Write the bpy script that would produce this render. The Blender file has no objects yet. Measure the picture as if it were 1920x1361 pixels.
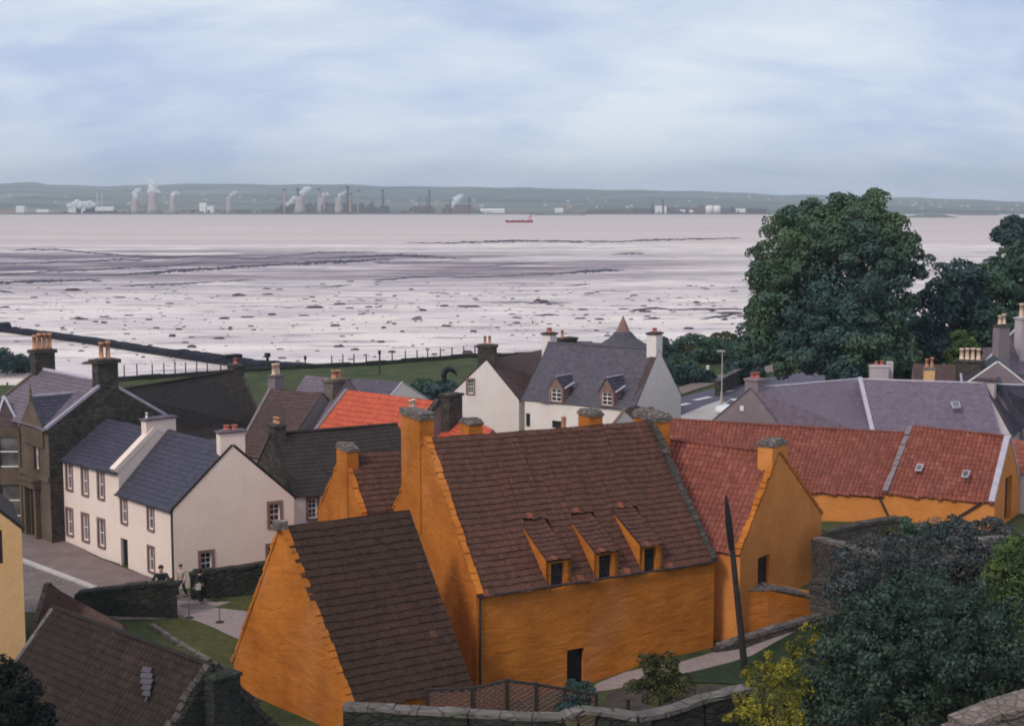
import bpy, bmesh, math, random
import numpy as np
from mathutils import Vector as V3, Matrix
from mathutils.geometry import tessellate_polygon
random.seed(7); rng=np.random.default_rng(11)
sc=bpy.context.scene
# ------------------------------------------------------------------ camera
F=2667.;HC=24.;HZ=385.;CX=960.;CY=680.5
PT=math.atan((CY-HZ)/F)
cam=bpy.data.cameras.new('Camera'); cam.sensor_width=36; cam.lens=F/1920*36; cam.clip_start=.5; cam.clip_end=60000
co=bpy.data.objects.new('Camera',cam); sc.collection.objects.link(co)
co.location=(0,0,HC); co.rotation_euler=(math.pi/2-PT,0,0); sc.camera=co
# ------------------------------------------------------------------ sky
SUN=V3((-.52,-.60,.70)).normalized()
w=bpy.data.worlds.new('World'); sc.world=w; w.use_nodes=True
nt=w.node_tree; N=nt.nodes; Lk=nt.links
bg=N['Background']; bg.inputs['Strength'].default_value=.1
sky=N.new('ShaderNodeTexSky'); sky.sky_type='NISHITA'; sky.sun_disc=False
sky.sun_elevation=math.asin(SUN.z); sky.sun_rotation=math.atan2(SUN.x,SUN.y)
sky.air_density=1; sky.dust_density=2
tc=N.new('ShaderNodeTexCoord')
sep=N.new('ShaderNodeSeparateXYZ'); Lk.new(tc.outputs['Generated'],sep.inputs[0])
# cloud deck: the direction is projected on a plane overhead, so clouds flatten towards the horizon
def wm(op,a,b):
    m=N.new('ShaderNodeMath'); m.operation=op
    for i,v in enumerate((a,b)):
        if v is None: continue
        if isinstance(v,(int,float)): m.inputs[i].default_value=v
        else: Lk.new(v,m.inputs[i])
    return m.outputs[0]
zz=wm('ADD',wm('MAXIMUM',sep.outputs[2],0.),.42)
cx=wm('DIVIDE',sep.outputs[0],zz); cy=wm('DIVIDE',sep.outputs[1],zz)
cmb=N.new('ShaderNodeCombineXYZ'); Lk.new(cx,cmb.inputs[0]); Lk.new(cy,cmb.inputs[1])
def wnoise(scale,det,rough,sx=1,sy=1,off=(0,0,0),dist=.4):
    mp=N.new('ShaderNodeMapping'); mp.inputs['Scale'].default_value=(sx,sy,1); mp.inputs['Location'].default_value=off
    Lk.new(cmb.outputs[0],mp.inputs[0])
    n=N.new('ShaderNodeTexNoise'); n.inputs['Scale'].default_value=scale; n.inputs['Detail'].default_value=det
    n.inputs['Roughness'].default_value=rough; n.inputs['Distortion'].default_value=dist
    Lk.new(mp.outputs[0],n.inputs['Vector']); return n.outputs[0]
n1=wnoise(2.3,5,.52,.75,1.25,(2.3,.4,0),.5); n2=wnoise(8.5,6,.62,.7,1.5,(5,2,0),.4); 
mixn=wm('ADD',wm('MULTIPLY',n1,.72),wm('MULTIPLY',n2,.28))
cr=N.new('ShaderNodeValToRGB'); Lk.new(mixn,cr.inputs[0])
e=cr.color_ramp.elements
e[0].position=.39; e[0].color=(.40,.485,.68,1)
e[1].position=.60; e[1].color=(.66,.715,.79,1)
m_=e.new(.48); m_.color=(.51,.59,.73,1)
gain=N.new('ShaderNodeVectorMath'); gain.operation='SCALE'; Lk.new(cr.outputs[0],gain.inputs[0]); Lk.new(wm('MULTIPLY',wm('ADD',wm('MULTIPLY',wm('MAXIMUM',wm('SUBTRACT',1.,wm('DIVIDE',sep.outputs[2],.16)),0.),.24),1.),10.),gain.inputs['Scale'])
mx=N.new('ShaderNodeMix'); mx.data_type='RGBA'; mx.inputs['Factor'].default_value=.93
Lk.new(sky.outputs[0],mx.inputs['A']); Lk.new(gain.outputs[0],mx.inputs['B']); Lk.new(mx.outputs['Result'],bg.inputs['Color'])
# ------------------------------------------------------------------ sun (behind thin cloud)
sl=bpy.data.lights.new('Sun','SUN'); sl.energy=1.5; sl.angle=math.radians(14); sl.color=(1,.93,.84)
so=bpy.data.objects.new('Sun',sl); sc.collection.objects.link(so); so.rotation_euler=SUN.to_track_quat('Z','Y').to_euler()
sc.view_settings.view_transform='Standard'; sc.view_settings.look='None'; sc.view_settings.exposure=.28; sc.view_settings.gamma=1
sc.cycles.use_denoising=True; sc.cycles.pixel_filter_type='GAUSSIAN'; sc.cycles.filter_width=2.1
try: sc.cycles.volume_step_rate=4; sc.cycles.volume_bounces=0
except Exception: pass
# ------------------------------------------------------------------ pixel -> point helpers
cp,sp=math.cos(PT),math.sin(PT)
def ray(px,py):
    a=(px-CX)/F; b=-(py-CY)/F
    return V3((a,cp+b*sp,-sp+b*cp))
def at(px,py,Y): r=ray(px,py); return V3((0,0,HC))+r*(Y/r.y)
def on(px,py,z): r=ray(px,py); return V3((0,0,HC))+r*((z-HC)/r.z)
# ------------------------------------------------------------------ terrain height
CPT=np.array([(-1,59.2,2.1),(4,60.8,2.4),(9,64,3.0),(4,56.5,2.9),(9,60,3.2),(16,66,3.8),(-1,56,2.8),(-8,63,3.2),(-9,54,3.3),(-15,68.5,4),(-17,71,4.2),(-17.6,73,4.45),(-22,78,4.45),(-24,80.5,4.7),(-30,88,4.8),(-26,66,4.8),(15,73,4.6),
 (21,76,5.3),(30,82,5.4),(14,53,5),(20,50,6.2),(22,44,7.4),(30,50,8.2),(0,50,4.2),(-15,48,3.8),(-24,50,4.2),(0,95,4.1),(0,120,4),(-12,120,3.8),(0,165,2.9),(0,185,2.6),(40,150,4),(20,148,4),(20,115,4.1),(-40,160,2.7),(-70,140,2.7),
 (40,82,6),(32,100,4.8),(0,30,6.5),(60,60,8.5),(26,32,11),(12,36,8),(-20,30,5),(80,120,6),(60,200,4),(-60,90,4.6),(-80,60,6)],float)
def hgt(x,y):
    x=np.asarray(x,float);y=np.asarray(y,float)
    d2=(x[...,None]-CPT[:,0])**2+(y[...,None]-CPT[:,1])**2+1.5
    wt=d2**-1.9
    return (wt*CPT[:,2]).sum(-1)/wt.sum(-1)
def hz(x,y): return float(hgt(x,y))
def ghit(px,py):
    r=ray(px,py)
    lo=20.; 
    for k in range(600):
        Y=20+k*.5; p=V3((0,0,HC))+r*(Y/r.y)
        if p.z<hz(p.x,p.y):
            lo=Y-.5; break
    hi=lo+.5
    for _ in range(12):
        m=(lo+hi)/2; p=V3((0,0,HC))+r*(m/r.y)
        if p.z<hz(p.x,p.y): hi=m
        else: lo=m
    return V3((0,0,HC))+r*(hi/r.y)
# ------------------------------------------------------------------ material kit
class MK:
    def __init__(s,name,rough=.9,spec=.3):
        s.m=bpy.data.materials.new(name); s.m.use_nodes=True; s.t=s.m.node_tree; s.n=s.t.nodes; s.l=s.t.links
        s.b=s.n['Principled BSDF']; s.b.inputs['Roughness'].default_value=rough; s.b.inputs['Specular IOR Level'].default_value=spec
        s.tc=s.n.new('ShaderNodeTexCoord')
    def sock(s,inp,v):
        if isinstance(v,(int,float)): inp.default_value=v
        elif isinstance(v,tuple): inp.default_value=(*v,1) if len(v)==3 and inp.type=='RGBA' else v
        else: s.l.new(v,inp)
    def vec(s,scale=(1,1,1),src='Object',loc=(0,0,0),rot=0):
        mp=s.n.new('ShaderNodeMapping'); mp.inputs['Scale'].default_value=scale; mp.inputs['Location'].default_value=loc; mp.inputs['Rotation'].default_value=(0,0,rot)
        s.l.new(s.tc.outputs[src],mp.inputs[0]); return mp.outputs[0]
    def noise(s,sc_=1,det=4,rough=.55,vec=None,dist=0):
        n=s.n.new('ShaderNodeTexNoise'); n.inputs['Scale'].default_value=sc_; n.inputs['Detail'].default_value=det; n.inputs['Roughness'].default_value=rough; n.inputs['Distortion'].default_value=dist
        s.l.new(vec if vec is not None else s.vec(),n.inputs['Vector']); return n.outputs[0]
    def ramp(s,f,*st):
        r=s.n.new('ShaderNodeValToRGB'); s.l.new(f,r.inputs[0]); e=r.color_ramp.elements
        while len(e)<len(st): e.new(.5)
        for i,(p,c) in enumerate(st):
            e[i].position=p; e[i].color=(*c,1) if isinstance(c,tuple) else (c,c,c,1)
        return r.outputs[0]
    def mix(s,f,a,b,mode='MIX'):
        m=s.n.new('ShaderNodeMix'); m.data_type='RGBA'; m.blend_type=mode
        s.sock(m.inputs['Factor'],f); s.sock(m.inputs['A'],a); s.sock(m.inputs['B'],b); return m.outputs['Result']
    def math(s,op,a,b=0.):
        m=s.n.new('ShaderNodeMath'); m.operation=op; s.sock(m.inputs[0],a); s.sock(m.inputs[1],b); return m.outputs[0]
    def col(s,c): s.sock(s.b.inputs['Base Color'],c); return s
    def bump(s,h,dist=.02,strength=1.,prev=None):
        b=s.n.new('ShaderNodeBump'); b.inputs['Distance'].default_value=dist; b.inputs['Strength'].default_value=strength
        s.l.new(h,b.inputs['Height'])
        if prev: s.l.new(prev,b.inputs['Normal'])
        s.l.new(b.outputs[0],s.b.inputs['Normal']); return b.outputs[0]
    def brick(s,c1,c2,mort,ms=.06,vec=None,w_=1,h_=1,off=.5,bias=0,sc_=1):
        b=s.n.new('ShaderNodeTexBrick'); b.offset=off; b.inputs['Scale'].default_value=sc_; b.inputs['Brick Width'].default_value=w_; b.inputs['Row Height'].default_value=h_
        b.inputs['Mortar Size'].default_value=ms; b.inputs['Bias'].default_value=bias; b.inputs['Mortar Smooth'].default_value=.3
        s.sock(b.inputs['Color1'],c1); s.sock(b.inputs['Color2'],c2); s.sock(b.inputs['Mortar'],mort)
        s.l.new(vec if vec is not None else s.tc.outputs['UV'],b.inputs['Vector']); return b
def harl(name,c,dark=None,rough_amt=.012,streak=.35,lump=.0,patch=None):
    k=MK(name,.93,.15); dark=dark or tuple(x*.72 for x in c)
    big=k.noise(.55,4,.6); st=k.noise(1.,5,.6,k.vec((1.6,1.6,.22)))
    a=k.mix(k.ramp(big,(.35,0.),(.7,1.)),dark,c)
    a=k.mix(k.math('MULTIPLY',k.ramp(st,(.5,0.),(.72,1.)),streak),a,tuple(x*.55 for x in c))
    fine=k.noise(14,3,.6); a=k.mix(.24,a,k.ramp(fine,(.3,tuple(x*.5 for x in c)),(.7,tuple(min(1,x*1.25) for x in c))))
    if patch: a=k.mix(k.math('MULTIPLY',k.ramp(k.noise(.33,3,.5,k.vec((1,1,.6),loc=(3,7,1))),(.54,0.),(.68,1.)),.4),a,patch)
    k.col(a); b=k.bump(fine,rough_amt)
    if lump: b=k.bump(k.noise(1.,5,.6,k.vec((.9,.9,2.2)),.5),lump,1.,b)
    return k.m
def rubble(name,c1,c2,mort,sc_=2.6,moss=None):
    k=MK(name,.95,.15); v=k.vec((1,1,1.9)); 
    vo=k.n.new('ShaderNodeTexVoronoi'); vo.inputs['Scale'].default_value=sc_; k.l.new(v,vo.inputs['Vector'])
    ve=k.n.new('ShaderNodeTexVoronoi'); ve.feature='DISTANCE_TO_EDGE'; ve.inputs['Scale'].default_value=sc_; k.l.new(v,ve.inputs['Vector'])
    sepc=k.n.new('ShaderNodeSeparateColor'); k.l.new(vo.outputs['Color'],sepc.inputs[0])
    a=k.mix(sepc.outputs[0],c1,c2); a=k.mix(k.ramp(ve.outputs['Distance'],(.02,1.),(.09,0.)),a,mort)
    a=k.mix(.4,a,k.ramp(k.noise(1.4,5,.6),(.3,tuple(x*.5 for x in c1)),(.75,c2)))
    if moss: a=k.mix(k.ramp(k.noise(.9,4,.6),(.5,0.),(.68,.8)),a,moss)
    k.col(a); k.bump(k.ramp(ve.outputs['Distance'],(0.,0.),(.12,1.)),.04); return k.m
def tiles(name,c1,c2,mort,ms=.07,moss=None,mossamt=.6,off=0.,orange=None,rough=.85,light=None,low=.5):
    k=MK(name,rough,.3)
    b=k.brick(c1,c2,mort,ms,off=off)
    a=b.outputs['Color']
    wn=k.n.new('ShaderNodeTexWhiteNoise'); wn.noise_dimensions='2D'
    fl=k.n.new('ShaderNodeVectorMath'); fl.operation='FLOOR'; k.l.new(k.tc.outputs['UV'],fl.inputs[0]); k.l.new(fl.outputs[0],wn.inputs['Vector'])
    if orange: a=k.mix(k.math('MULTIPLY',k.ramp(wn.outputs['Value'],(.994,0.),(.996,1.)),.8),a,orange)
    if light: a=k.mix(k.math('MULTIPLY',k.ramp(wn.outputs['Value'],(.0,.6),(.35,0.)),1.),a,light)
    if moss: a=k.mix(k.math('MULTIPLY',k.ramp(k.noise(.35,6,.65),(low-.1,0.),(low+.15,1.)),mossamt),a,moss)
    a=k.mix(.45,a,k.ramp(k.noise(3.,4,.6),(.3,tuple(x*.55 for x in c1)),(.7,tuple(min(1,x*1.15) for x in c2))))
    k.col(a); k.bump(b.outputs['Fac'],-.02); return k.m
def plain(name,c,rough=.8,var=.25,sc_=3.,metal=0,spec=.3):
    k=MK(name,rough,spec); k.b.inputs['Metallic'].default_value=metal
    k.col(k.ramp(k.noise(sc_,4,.6),(.3,tuple(x*(1-var) for x in c)),(.7,tuple(min(1,x*(1+var)) for x in c)))); return k.m
def leafm(name,c1,c2,c3=None,sc_=.5,trans=.12):
    k=MK(name,.75,.2); g=k.n.new('ShaderNodeNewGeometry')
    a=k.mix(g.outputs['Random Per Island'],c1,c2)
    if c3: a=k.mix(k.ramp(k.noise(sc_,3,.5),(.42,0.),(.62,1.)),a,c3)
    k.col(a)
    tr=k.n.new('ShaderNodeBsdfTranslucent'); k.l.new(a,tr.inputs[0]); ms=k.n.new('ShaderNodeMixShader'); ms.inputs[0].default_value=trans
    k.l.new(k.b.outputs[0],ms.inputs[1]); k.l.new(tr.outputs[0],ms.inputs[2]); k.l.new(ms.outputs[0],k.n['Material Output'].inputs['Surface']); return k.m
M={}
M['ochre']=harl('ochre_limewash',(.565,.186,.030),(.33,.095,.013),.02,.3,.10,(.50,.21,.085))
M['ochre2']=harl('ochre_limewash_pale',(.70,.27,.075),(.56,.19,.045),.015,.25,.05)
M['white']=harl('cream_harl',(.87,.69,.60),(.80,.62,.53),.012,.12)
M['white2']=harl('white_harl',(.86,.74,.69),(.79,.66,.61),.012,.16)
M['greyharl']=harl('grey_harl',(.27,.21,.22),(.20,.155,.165),.02,.3)
M['greywhite']=harl('grey_white_harl',(.52,.44,.44),(.42,.35,.36),.02,.3)
M['cream']=harl('cream_wall',(.78,.47,.23),(.68,.38,.16),.012,.15)
M['stone']=rubble('dark_rubble',(.045,.038,.034),(.12,.10,.085),(.06,.052,.046))
M['stonewarm']=rubble('warm_rubble',(.16,.12,.10),(.27,.21,.18),(.14,.11,.09),3.2)
M['ashlar']=harl('sandstone',(.16,.115,.085),(.085,.06,.045),.02,.5)
M['stonegreen']=rubble('mossy_rubble',(.022,.024,.022),(.062,.060,.05),(.03,.03,.026),2.2,(.03,.034,.02))
M['cope']=rubble('coping_stone',(.125,.10,.095),(.22,.185,.175),(.09,.075,.07),1.2,(.10,.11,.07))
M['capstone']=rubble('chimney_cap_stone',(.13,.11,.10),(.28,.23,.20),(.09,.08,.07),2.5)
M['margin']=plain('stone_margin',(.23,.13,.11))
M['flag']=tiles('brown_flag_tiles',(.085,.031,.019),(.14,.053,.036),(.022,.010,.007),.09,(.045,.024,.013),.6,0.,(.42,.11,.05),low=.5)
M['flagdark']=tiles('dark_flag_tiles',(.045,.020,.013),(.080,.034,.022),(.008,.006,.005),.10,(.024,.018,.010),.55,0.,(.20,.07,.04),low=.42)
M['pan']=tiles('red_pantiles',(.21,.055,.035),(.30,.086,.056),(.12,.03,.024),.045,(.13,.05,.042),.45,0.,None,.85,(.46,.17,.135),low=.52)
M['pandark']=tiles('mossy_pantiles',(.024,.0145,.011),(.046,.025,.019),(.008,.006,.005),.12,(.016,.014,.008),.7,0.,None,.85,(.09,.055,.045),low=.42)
M['orange']=tiles('orange_sheet',(.50,.085,.042),(.56,.105,.05),(.36,.055,.035),.04,None,0,0.)
M['slate']=tiles('blue_slates',(.040,.036,.058),(.068,.060,.088),(.022,.02,.03),.05,(.052,.044,.056),.5,.5,None,.6)
M['slateviolet']=tiles('violet_slates',(.145,.108,.140),(.20,.15,.185),(.10,.072,.098),.05,(.12,.088,.105),.4,.5,None,.65)
M['slatemauve']=tiles('mauve_slates',(.125,.092,.115),(.18,.135,.155),(.08,.06,.075),.05,(.11,.085,.09),.5,.5,None,.65)
M['slategrey']=tiles('grey_slates',(.070,.058,.075),(.115,.094,.115),(.05,.045,.055),.05,(.16,.14,.15),.3,.5,None,.65)
M['slatedark']=tiles('dark_slates',(.028,.019,.016),(.052,.035,.030),(.010,.007,.006),.06,(.028,.02,.015),.5,.5,None,.75)
M['slatebrown']=tiles('brown_slates',(.075,.043,.038),(.115,.066,.058),(.04,.024,.02),.05,(.075,.045,.05),.5,.5,None,.8)
M['pot']=plain('clay_pot',(.48,.22,.12),.8); M['potred']=plain('red_clay_pot',(.42,.12,.09),.8); M['potcream']=plain('cream_clay_pot',(.66,.46,.33),.8)
M['frame']=plain('white_paint',(.78,.72,.70),.5,.05); M['lead']=plain('lead',(.42,.37,.42),.6,.15); M['darkwood']=plain('dark_wood',(.035,.026,.024),.7,.3)
M['timber']=plain('weathered_timber',(.10,.075,.065),.8,.35); M['black']=plain('black_paint',(.012,.012,.013),.6,.2); M['iron']=plain('cast_iron',(.035,.032,.034),.6,.2)
M['concrete']=plain('concrete',(.45,.40,.38),.9,.15,1.5)
k=MK('window_glass',.12,.6); k.col((.028,.028,.034)); M['glass']=k.m
k=MK('window_glass_curtained',.2,.6); k.col(k.ramp(k.noise(.9,2,.5),(.35,(.07,.06,.06)),(.65,(.19,.165,.155)))); M['glasscurt']=k.m
# ------------------------------------------------------------------ mesh kit
class MB:
    def __init__(s): s.v=[];s.f=[];s.uv=[]
    def face(s,pts,uv=None):
        i=len(s.v); s.v+=[tuple(p) for p in pts]; s.f.append(tuple(range(i,i+len(pts)))); s.uv.append(uv or [(0,0)]*len(pts)); return s
    def grid(s,P,UV=None):
        n,m=len(P),len(P[0]); i0=len(s.v)
        for r in P: s.v+=[tuple(p) for p in r]
        for a in range(n-1):
            for b in range(m-1):
                s.f.append((i0+a*m+b,i0+a*m+b+1,i0+(a+1)*m+b+1,i0+(a+1)*m+b))
                s.uv.append([UV[a][b],UV[a][b+1],UV[a+1][b+1],UV[a+1][b]] if UV else [(0,0)]*4)
        return s
    def hexa(s,c):   # 8 corners: bottom 4 ccw, top 4 ccw
        i=len(s.v); s.v+=[tuple(p) for p in c]
        for q in ((3,2,1,0),(4,5,6,7),(0,1,5,4),(1,2,6,5),(2,3,7,6),(3,0,4,7)):
            s.f.append(tuple(i+k for k in q)); s.uv.append([(0,0)]*4)
        return s
    def box(s,c,su,sv,sz,th=0.,taper=1.):  # centre xy, base z
        u=V3((math.cos(th),math.sin(th),0)); v=V3((-math.sin(th),math.cos(th),0)); c=V3(c)
        def ring(z,k): return [c+u*(a*su/2*k)+v*(b*sv/2*k)+V3((0,0,z)) for a,b in ((-1,-1),(1,-1),(1,1),(-1,1))]
        return s.hexa(ring(0,1)+ring(sz,taper))
    def slab(s,a,b,w_,h_,up=None):   # beam a->b, width across, height along up
        a=V3(a);b=V3(b); d=(b-a).normalized(); up=V3(up) if up else V3((0,0,1)); si=d.cross(up).normalized()*w_/2; up2=si.cross(d).normalized()*h_
        return s.hexa([a-si,b-si,b+si,a+si,a-si+up2,b-si+up2,b+si+up2,a+si+up2])
    def cyl(s,a,b,r0,r1=None,n=10,cap=True):
        a=V3(a);b=V3(b); r1=r0 if r1 is None else r1; d=(b-a).normalized(); x=d.orthogonal().normalized(); y=d.cross(x); i=len(s.v)
        for p,r in ((a,r0),(b,r1)):
            for k in range(n):
                t=2*math.pi*k/n; s.v.append(tuple(p+x*(math.cos(t)*r)+y*(math.sin(t)*r)))
        for k in range(n):
            s.f.append((i+k,i+(k+1)%n,i+n+(k+1)%n,i+n+k)); s.uv.append([(0,0)]*4)
        if cap:
            s.f.append(tuple(i+n-1-k for k in range(n))); s.uv.append([(0,0)]*n); s.f.append(tuple(i+n+k for k in range(n))); s.uv.append([(0,0)]*n)
        return s
    def lathe(s,c,prof,n=16):
        i=len(s.v); c=V3(c)
        for r,z in prof:
            for k in range(n):
                t=2*math.pi*k/n; s.v.append((c.x+r*math.cos(t),c.y+r*math.sin(t),c.z+z))
        for j in range(len(prof)-1):
            for k in range(n):
                s.f.append((i+j*n+k,i+j*n+(k+1)%n,i+(j+1)*n+(k+1)%n,i+(j+1)*n+k)); s.uv.append([(0,0)]*4)
        s.f.append(tuple(i+(len(prof)-1)*n+k for k in range(n))); s.uv.append([(0,0)]*n)
        s.f.append(tuple(i+n-1-k for k in range(n))); s.uv.append([(0,0)]*n)
        return s
def obj(name,mb,m,parent=None,smooth=False,**tags):
    root=parent
    org=V3((0,0,0))
    if parent is not None:
        org=V3(parent['_o']) if '_o' in parent else V3((0,0,0))
    else:
        a=np.array(mb.v); org=V3(((a[:,0].min()+a[:,0].max())/2,(a[:,1].min()+a[:,1].max())/2,a[:,2].min()))
    me=bpy.data.meshes.new(name)
    va=np.array(mb.v,float)-np.array(org); me.from_pydata([tuple(r) for r in va.tolist()],[],mb.f)
    if any(any(q!=(0,0) for q in u) for u in mb.uv[:400]):
        ul=me.uv_layers.new(name='UVMap'); flat=[c for u in mb.uv for q in u for c in q]; ul.data.foreach_set('uv',flat)
    if smooth: me.polygons.foreach_set('use_smooth',[True]*len(me.polygons))
    me.materials.append(m); o=bpy.data.objects.new(name,me); sc.collection.objects.link(o)
    if parent is not None: o.parent=parent
    else: o.location=org
    o['_o']=tuple(org)
    for a_,b_ in tags.items(): o[a_]=b_
    return o
def thing(name,label,cat,loc,group=None):
    o=bpy.data.objects.new(name,None); sc.collection.objects.link(o); o.location=loc; o['_o']=tuple(loc); o['label']=label; o['category']=cat
    o.empty_display_size=.5
    if group: o['group']=group
    return o
def single(name,mb,m,label,cat,group=None,smooth=False):
    o=obj(name,mb,m,None,smooth,label=label,category=cat)
    if group: o['group']=group
    return o
# ------------------------------------------------------------------ building kit
def lerp(a,b,t): return a+(b-a)*t
class Wall:   # a vertical wall plane from P0 to P1 (world xy), polygon in (s,z), with openings
    def __init__(s,P0,P1): 
        s.a=V3((P0.x,P0.y,0)); d=V3((P1.x-P0.x,P1.y-P0.y,0)); s.L=d.length; s.d=d.normalized(); s.n=V3((s.d.y,-s.d.x,0)); s.holes=[]; s.poly=None
    def P(s,t,z,off=0): return s.a+s.d*t+s.n*off+V3((0,0,z))
    def hit(s,px,py):
        r=ray(px,py); o=V3((0,0,HC)); k=((s.a-V3((0,0,0)))-V3((0,0,0))).dot(s.n)/(r.dot(s.n)); p=o+r*k
        return (p-s.a).dot(s.d),p.z
    def rect(s,xl,xr,yt,yb):
        xm,ym=(xl+xr)/2,(yt+yb)/2
        a=s.hit(xl,ym)[0]; b=s.hit(xr,ym)[0]; z1=s.hit(xm,yt)[1]; z0=s.hit(xm,yb)[1]
        return min(a,b),max(a,b),z0,z1
    def build(s,mb,rev=.16):
        outer=[V3((t,z,0)) for t,z in s.poly]; hs=[[V3((h[0],h[2],0)),V3((h[1],h[2],0)),V3((h[1],h[3],0)),V3((h[0],h[3],0))] for h in s.holes]
        allp=outer+[p for h in hs for p in h]
        for t in tessellate_polygon([outer]+hs): mb.face([s.P(allp[i].x,allp[i].y) for i in t])
        for h in hs:
            for i in range(4):
                a,b=h[i],h[(i+1)%4]; mb.face([s.P(a.x,a.y),s.P(b.x,b.y),s.P(b.x,b.y,-rev),s.P(a.x,a.y,-rev)])
def window(parent,wl,r,bars=(1,3),margin=None,sash='frame',glass='glass',rev=.16,sill=True,name='window',fw=.07,mg=.12,label=None,proud=.035):
    s0,s1,z0,z1=r; wl.holes.append((s0,s1,z0,z1))
    mb=MB()
    def bar(a0,a1,b0,b1,o0,o1): mb.hexa([wl.P(a0,b0,o0),wl.P(a1,b0,o0),wl.P(a1,b0,o1),wl.P(a0,b0,o1),wl.P(a0,b1,o0),wl.P(a1,b1,o0),wl.P(a1,b1,o1),wl.P(a0,b1,o1)])
    o0,o1=-rev-.02,-rev+.05
    bar(s0,s0+fw,z0,z1,o0,o1); bar(s1-fw,s1,z0,z1,o0,o1); bar(s0+fw,s1-fw,z0,z0+fw*1.3,o0,o1); bar(s0+fw,s1-fw,z1-fw,z1,o0,o1)
    bw=.028
    for i in range(bars[0]):
        x=lerp(s0,s1,(i+1)/(bars[0]+1)); bar(x-bw/2,x+bw/2,z0+fw*1.3,z1-fw,o0+.01,o1-.02)
    for j in range(bars[1]):
        y=lerp(z0,z1,(j+1)/(bars[1]+1)); q=fw*.5 if bars[1]%2 and j==bars[1]//2 else bw/2; bar(s0+fw,s1-fw,y-q,y+q,o0+.012,o1-.015)
    wo=obj(name,mb,M[sash],parent)
    if label: wo['label']=label
    pb=MB(); pb.face([wl.P(s0,z0,-rev),wl.P(s1,z0,-rev),wl.P(s1,z1,-rev),wl.P(s0,z1,-rev)]); obj('pane',pb,M[glass],wo)
    if margin:
        mb=MB(); q=proud
        bar(s0-mg,s0,z0-mg*.8,z1+mg,-.05,q); bar(s1,s1+mg,z0-mg*.8,z1+mg,-.05,q); bar(s0,s1,z1,z1+mg,-.05,q); bar(s0,s1,z0-mg*.8,z0,-.05,q+.04); obj('surround',mb,M[margin],wo)
    return wo
def door(parent,wl,r,m='black',rev=.2,margin=None,mg=.12):
    s0,s1,z0,z1=r; wl.holes.append((s0,s1,z0,z1)); mb=MB()
    def bar(a0,a1,b0,b1,o0,o1): mb.hexa([wl.P(a0,b0,o0),wl.P(a1,b0,o0),wl.P(a1,b0,o1),wl.P(a0,b0,o1),wl.P(a0,b1,o0),wl.P(a1,b1,o0),wl.P(a1,b1,o1),wl.P(a0,b1,o1)])
    n=5
    for i in range(n): bar(lerp(s0,s1,i/n)+.006,lerp(s0,s1,(i+1)/n)-.006,z0,z1,-rev-.05,-rev)
    bar(s0,s1,z0,z1,-rev-.08,-rev-.055)
    d=obj('door',mb,M[m],parent); h=MB(); c=wl.P(s1-.12,lerp(z0,z1,.48),-rev+.03); h.cyl(c-wl.n*.03,c+wl.n*.02,.03,n=8); obj('handle',h,M['iron'],d)
    if margin:
        mb=MB(); bar(s0-mg,s0,z0,z1+mg,-.05,.035); bar(s1,s1+mg,z0,z1+mg,-.05,.035); bar(s0,s1,z1,z1+mg,-.05,.035); obj('surround',mb,M[margin],d)
    return d
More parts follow.
